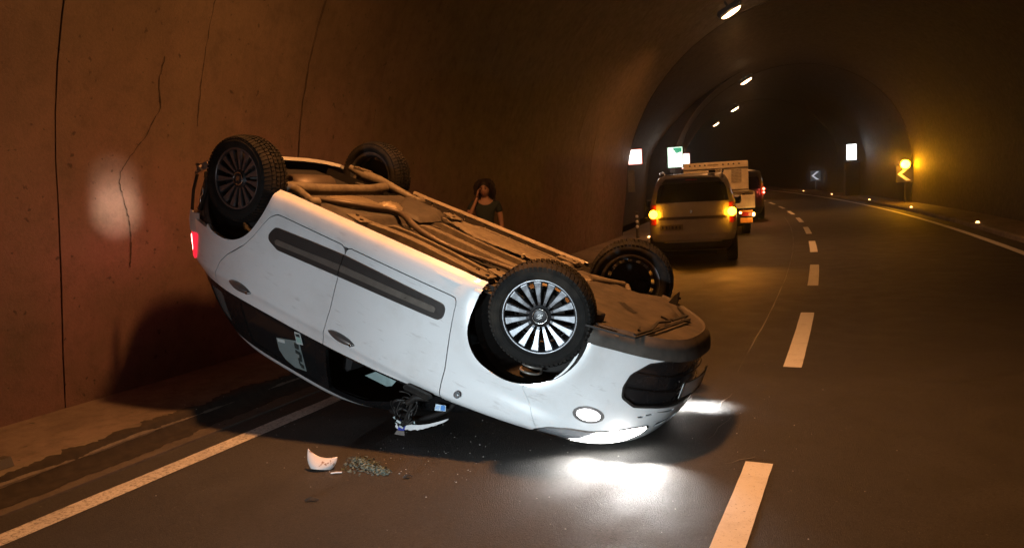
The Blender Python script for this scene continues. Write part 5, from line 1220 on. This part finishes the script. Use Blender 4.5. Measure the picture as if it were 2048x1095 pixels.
o = mk('mirror_cap', V, F, M_CAPW, None, RM(3.52, -2.48, .012, yaw_c) @ Rx(-.30) @ Ry(.10), smooth=True); tag(o, 'broken white door mirror cap with brown scuffs lying on the asphalt', 'mirror cap')
mb = MB(); mb.tube([(-.03, 0, .006), (0, .012, .010), (.03, .03, .008)], .005, 6); o = mb.build('plastic_strip', M_CAPW, None, RM(3.46, -2.33, .0)); tag(o, 'short curved white plastic strip next to the mirror cap', 'debris')
M_SH = N('shard_glass'); M_SH.set(Base_Color=(.16, .21, .19), Roughness=.12, Specular_IOR_Level=.9, Coat_Weight=1.0); M_SH = M_SH.m
rg = random.Random(77); V = []; F = []
gm = RM(3.64, -2.24, .0)
for i in range(650):
    u = rg.random(); v = rg.gauss(0, .5); x = -.14 + .36 * u + rg.gauss(0, .012); y = v * (.07 + .04 * math.sin(u * 5)) + (.05 - .13 * u) + rg.gauss(0, .014); z = .006 + rg.random() * .016 * (1 - abs(v)); s_ = rg.uniform(.003, .010)
    c = gm @ Vector((x, y, z)); R_ = Matrix.Rotation(rg.uniform(0, 6.3), 3, 'Z') @ Matrix.Rotation(rg.gauss(0, .5), 3, 'X'); n_ = rg.choice((3, 4, 4, 5)); ps = [R_ @ Vector((s_ * rg.uniform(.6, 1.4) * math.cos(6.283 * q / n_), s_ * rg.uniform(.5, 1.3) * math.sin(6.283 * q / n_), 0)) for q in range(n_)]
    b = len(V); V += [c + p for p in ps] + [c + p - Vector((0, 0, .003)) for p in ps]; F += [list(range(b, b + n_)), list(range(b + n_, b + 2 * n_))[::-1]] + [(b + q, b + n_ + q, b + n_ + (q + 1) % n_, b + (q + 1) % n_) for q in range(n_)]
o = mk('glass_shards', [tuple(v) for v in V], F, M_SH); tag(o, 'heap of broken greenish mirror glass beside the white cap', 'broken glass', kind='stuff')
V = []; F = []; rg = random.Random(91); M_CHIP = mat('pale_chips', (.45, .42, .38), .35)
for i in range(240):
    r = rg.random()
    if r < .45: s = rg.gauss(3.9, .35); t = rg.gauss(-1.9, .5)
    elif r < .7: s = rg.gauss(4.9, .8); t = rg.gauss(-3.6, .45)
    else: s = rg.gauss(4.6, 1.2); t = rg.gauss(-.5, .5)
    zb = .0035 if t > -3.8 else (.02 if t > -4.0 else .135); c = Vector(RP(s, t, zb).tolist()); s_ = rg.uniform(.0015, .0055); a = rg.uniform(0, 6.3)
    b = len(V); V += [c + Vector((s_ * math.cos(a + q * 2.1) * rg.uniform(.6, 1.5), s_ * math.sin(a + q * 2.1), 0)) for q in range(3)] + [c + Vector((0, 0, s_ * .9))]; F += [(b, b + 1, b + 3), (b + 1, b + 2, b + 3), (b + 2, b, b + 3)]
o = mk('debris', [tuple(v) for v in V], F, M_CHIP); tag(o, 'fine pale chips of glass and paint strewn round the wreck', 'debris', kind='stuff')
for (s, t, yw, l, lb) in [(3.09, -2.20, .5, .075, 'dark bent scrap on the asphalt in front of the mirror cap'), (3.55, -1.87, .7, .055, 'thin dark sliver on the asphalt between cap and headlight pool'), (5.6, -3.5, .2, .06, 'dark crumb at the edge of the gutter')]:
    mb = MB(); n_ = 7; V = []; F = []
    for i in range(n_):
        q = i / (n_ - 1); w = l * .28 * math.sin(math.pi * (q * .85 + .08)); V += [(l * (q - .5), -w / 2, .003 + .012 * math.sin(math.pi * q)), (l * (q - .5), w / 2, .004), (l * (q - .5), 0, .016 * math.sin(math.pi * q) + .008)]
    for i in range(n_ - 1): a = 3 * i; F += [(a, a + 3, a + 5, a + 2), (a + 2, a + 5, a + 4, a + 1), (a, a + 1, a + 4, a + 3)]
    o = mk('scrap', V, F, M_TORN, None, RM(s, t, .001, yw)); tag(o, lb, 'debris')

# ================================================================== the woman on the telephone by the wall
M_SKIN = mat('skin', (.44, .25, .18), .5, scale=30, var=.06); M_HAIR = mat('dark_curly_hair', (.020, .011, .008), .6, scale=60, var=.4, bump=.6); M_TEE = mat('dark_tee_shirt', (.030, .045, .043), .9, scale=25); M_JEANS = mat('dark_trousers', (.02, .022, .03), .9, scale=30)
wm = RM(9.75, -4.36, .128, math.radians(-157), bank=False) @ Matrix.Scale(-1, 4, (1, 0, 0)); per = empty('person', wm); tag(per, 'person with dark curly hair and dark tee shirt by the wall, phone at the ear', 'person')
def skin(name, nodes, edges, mat_, root=0, sub=2, parent=per):
    me = bpy.data.meshes.new(name); me.from_pydata([n[0] for n in nodes], edges, []); o = bpy.data.objects.new(name, me); C.objects.link(o)
    o.modifiers.new('s', 'SKIN'); sv = me.skin_vertices[0].data if me.skin_vertices else None
    if sv is None: return o
    for i, n in enumerate(nodes): r = n[1]; sv[i].radius = (r if hasattr(r, '__len__') else (r, r)); sv[i].use_root = (i == root)
    m2 = o.modifiers.new('u', 'SUBSURF'); m2.levels = sub; m2.render_levels = sub
    dg = bpy.context.evaluated_depsgraph_get(); dg.update(); ev = o.evaluated_get(dg); me2 = bpy.data.meshes.new_from_object(ev); bpy.data.objects.remove(o)
    me2.materials.clear(); me2.materials.append(mat_); me2.polygons.foreach_set('use_smooth', np.ones(len(me2.polygons), bool)); me2.name = name
    return link(name, me2, parent)
# person frame: x = her left, y = forward (she faces +y), z up; height 1.68
# phone hand on her right (-x)
nd = [((0, 0, .93), (.135, .10)), ((0, .0, 1.08), (.115, .085)), ((0, .01, 1.22), (.125, .09)), ((0, 0, 1.34), (.145, .085)), ((0, -.005, 1.415), (.075, .06)), ((0, .005, 1.46), (.048, .048)), ((0.0, .02, 1.51), (.052, .055)),
      ((-.165, -.005, 1.355), .048), ((-.235, .03, 1.21), .042), ((-.265, .09, 1.10), .036), ((-.20, .17, 1.22), .030), ((-.125, .135, 1.40), .023), ((-.105, .115, 1.45), .024),
      ((.165, -.005, 1.355), .048), ((.215, -.02, 1.20), .042), ((.235, -.02, 1.06), .035), ((.245, .03, .92), .028), ((.250, .05, .83), .021), ((.250, .055, .78), .024),
      ((-.09, 0, .86), .085), ((-.10, .01, .66), .078), ((-.105, .015, .46), .055), ((-.105, 0, .25), .050), ((-.105, -.02, .09), .036), ((-.11, .10, .035), .036),
      ((.09, 0, .86), .085), ((.10, .01, .66), .078), ((.105, .015, .46), .055), ((.11, 0, .25), .050), ((.11, -.02, .09), .036), ((.125, .10, .035), .036)]
ed = [(0, 1), (1, 2), (2, 3), (3, 4), (4, 5), (5, 6), (3, 7), (7, 8), (8, 9), (9, 10), (10, 11), (11, 12), (3, 13), (13, 14), (14, 15), (15, 16), (16, 17), (17, 18), (0, 19), (19, 20), (20, 21), (21, 22), (22, 23), (23, 24), (0, 25), (25, 26), (26, 27), (27, 28), (28, 29), (29, 30)]
body = skin('body', nd, ed, M_SKIN)
# head: an ovoid with brow, nose, chin, joined to the body mesh
V = []; F = []; nu, nv = 40, 30
for j in range(nv + 1):
    ph = math.pi * j / nv
    for i in range(nu):
        t = 2 * math.pi * i / nu; x = math.sin(ph) * math.cos(t); y = math.sin(ph) * math.sin(t); z = math.cos(ph)
        wd = .076 * (1 - .20 * max(0, -z) ** 1.3); dp = .094; r = [x * wd, y * dp, z * .115]
        if y > 0:
            f = max(0, y)
            r[1] += .024 * math.exp(-((x) / .13) ** 2 - ((z + .18) / .16) ** 2) * f          # nose
            r[1] -= .011 * (math.exp(-((abs(x) - .36) / .15) ** 2 - ((z - .06) / .10) ** 2)) * f  # eye sockets
            r[1] += .006 * math.exp(-((x) / .3) ** 2 - ((z + .50) / .07) ** 2) * f            # lips
            r[1] += .010 * math.exp(-((x) / .25) ** 2 - ((z + .82) / .14) ** 2)               # chin
            r[1] -= .012 * math.exp(-((z + .65) / .05) ** 2 - (x / .3) ** 2) * f
        V.append(tuple(r))
for j in range(nv):
    for i in range(nu): F.append((j * nu + i, (j + 1) * nu + i, (j + 1) * nu + (i + 1) % nu, j * nu + (i + 1) % nu))
HM = Tr(-.01, .035, 1.565) @ Rz(.12) @ Ry(-.10) @ Rx(-.05)
me = body.data; bmv = [tuple(v.co) for v in me.vertices]; bmf = [list(p.vertices) for p in me.polygons]; b = len(bmv)
bmv += [tuple(HM @ Vector(v)) for v in V]; bmf += [[q + b for q in f] for f in F]
me3 = bpy.data.meshes.new('body'); me3.from_pydata(bmv, [], bmf); me3.materials.append(M_SKIN); me3.polygons.foreach_set('use_smooth', np.ones(len(bmf), bool)); body.data = me3
M_EYE = mat('eye_dark', (.02, .012, .01), .3); M_LIP = mat('lips', (.30, .09, .07), .45)
for sx in (-1, 1):
    mb = MB(); mb.lathe([(-.003, .0), (-.002, .009), (.004, .012)][::-1], 14, 'y'); mb.build('eye', M_EYE, per, HM @ Tr(sx * .029, .083, .008) @ Rz(math.pi))
    mb = MB(); mb.tube([(sx * .014, .092, .026), (sx * .03, .090, .032), (sx * .046, .080, .026)], .003, 5); mb.build('eyebrow', M_HAIR, per, HM)
    mb = MB(); mb.tube([(sx * .074, -.005, .02), (sx * .083, -.012, .012), (sx * .082, -.010, -.01), (sx * .074, .0, -.022)], [.006, .010, .009, .005], 6); mb.build('ear', M_SKIN, per, HM)
mb = MB(); mb.tube([(-.024, .088, -.058), (-.01, .097, -.056), (0, .098, -.058), (.01, .097, -.056), (.024, .088, -.058)], [.002, .005, .005, .005, .002], 6); mb.build('mouth', M_LIP, per, HM)
# hands: palm plus five separate bent fingers
def hand(m, mirror, curl):
    sx = mirror
    skin('hand', [((0, 0, 0), (.022, .013)), ((0, 0, .045), (.036, .013)), ((0, .0, .078), (.036, .012))], [(0, 1), (1, 2)], M_SKIN, 0, 1).matrix_local = m
    for i, (x, l) in enumerate([(-.027, .062), (-.009, .072), (.009, .067), (.026, .052)]):
        c = curl * (1 + .1 * i); p = [(x * sx, 0, .07)]; a = 0; q = np.array([x * sx, 0, .075])
        for k_ in range(3): a += c; q = q + np.array([0, math.sin(a), math.cos(a)]) * l * (.42, .32, .26)[k_]; p.append(tuple(q))
        mb = MB(); mb.tube(p, [.0095, .009, .008, .006], 7); mb.build('finger', M_SKIN, per, m)
    mb = MB(); mb.tube([(-.025 * sx, .0, .015), (-.048 * sx, .012, .04), (-.052 * sx, .022, .068), (-.046 * sx, .028, .088)], [.013, .012, .010, .007], 7); mb.build('thumb', M_SKIN, per, m)
hand(Tr(-.106, .12, 1.445) @ Rz(-1.2) @ Rx(-.12) @ Ry(.05), 1, .30)
hand(Tr(.250, .055, .79) @ Rx(math.pi) @ Rz(1.2), 1, .28)
mb = MB(); mb.box((0, 0, 0), (.010, .072, .145), bev=.004); mb.build('telephone', mat('phone_black', (.012, .012, .014), .2), per, Tr(-.092, .075, 1.535) @ Rx(-.25) @ Rz(.15))
# tee shirt: shell around the torso with short sleeves; trousers
tee = skin('tee_shirt', [((0, 0, .90), (.155, .118)), ((0, .0, 1.06), (.134, .102)), ((0, .01, 1.22), (.142, .106)), ((0, 0, 1.335), (.156, .098)), ((0, -.008, 1.42), (.080, .066)), ((-.170, -.005, 1.35), .060), ((-.225, .02, 1.245), .060), ((.170, -.005, 1.35), .060), ((.212, -.015, 1.23), .060)], [(0, 1), (1, 2), (2, 3), (3, 4), (3, 5), (5, 6), (3, 7), (7, 8)], M_TEE)
skin('trousers', [((0, 0, .95), (.148, .115)), ((0, 0, .88), (.14, .11)), ((-.095, 0, .80), .098), ((-.10, .01, .62), .086), ((-.105, .015, .45), .066), ((-.105, 0, .25), .060), ((-.105, -.015, .10), .056), ((.095, 0, .80), .098), ((.10, .01, .62), .086), ((.105, .015, .45), .066), ((.11, 0, .25), .060), ((.11, -.015, .10), .056)], [(0, 1), (1, 2), (2, 3), (3, 4), (4, 5), (5, 6), (1, 7), (7, 8), (8, 9), (9, 10), (10, 11)], M_JEANS)
for sx in (-1, 1):
    mb = MB(); mb.box((sx * .115, .045, .03), (.085, .24, .06), bev=.025); mb.build('shoe', M_BLKPL, per)
# hair: a cap plus many spiralling locks falling to the shoulders
mb = MB(); V = []; F = []
for j in range(13):
    ph = .0 + (math.pi * .62) * j / 12
    for i in range(32):
        t = 2 * math.pi * i / 32; f = max(0, math.sin(t)); q = ph * (1 - .42 * f ** 2); V.append((.092 * math.sin(q) * math.cos(t), .108 * math.sin(q) * math.sin(t) - .012, .008 + .128 * math.cos(q)))
for j in range(12):
    for i in range(32): F.append((j * 32 + i, (j + 1) * 32 + i, (j + 1) * 32 + (i + 1) % 32, j * 32 + (i + 1) % 32))
mb.add([tuple(HM @ Vector(v)) for v in V], F, 0, True); rg = random.Random(6)
for i in range(230):
    t = rg.uniform(-.45, math.pi + .45) + math.pi; f = math.sin(t)
    if f > .55: continue
    st_ = rg.uniform(.15, .9); x0 = .088 * math.cos(t) * st_; y0 = .10 * math.sin(t) * st_ - .01; z0 = .13 * math.sqrt(max(0, 1 - st_ ** 2)) + .005
    L_ = rg.uniform(.10, .27); out_ = rg.uniform(.035, .085); P_ = []; ph = rg.uniform(0, 6.3); cr_ = rg.uniform(.007, .013)
    for q in np.linspace(0, 1, 12):
        rr = math.sin(min(1, q * 1.6) * math.pi / 2) * out_; z = z0 - L_ * q ** 1.3 * 1.05; P_.append((x0 + math.cos(t) * rr + cr_ * math.cos(ph + q * 16), y0 + math.sin(t) * rr * .9 + cr_ * math.sin(ph + q * 16), z + .03 * math.sin(math.pi * q)))
    mb.tube([tuple(HM @ Vector(p)) for p in P_], [.008] * 10 + [.006, .003], 5)
h_ = mb.build('hair', M_HAIR, per)

# ---- thin haze volume added so that lamps get halos in place of lens glow
HZ = bpy.data.materials.new('tunnel_haze'); HZ.use_nodes = True; _t = HZ.node_tree; _t.nodes.remove(_t.nodes['Principled BSDF'])
_p = _t.nodes.new('ShaderNodeVolumePrincipled'); _p.inputs['Color'].default_value = (.9, .9, .9, 1); _p.inputs['Density'].default_value = HAZE; _p.inputs['Anisotropy'].default_value = .92; _t.links.new(_p.outputs['Volume'], _t.nodes['Material Output'].inputs['Volume'])
mb = MB(); mb.box((-60, 70, 2.6), (150, 240, 11.0)); hz = mb.build('haze', HZ); hz['kind'] = 'stuff'
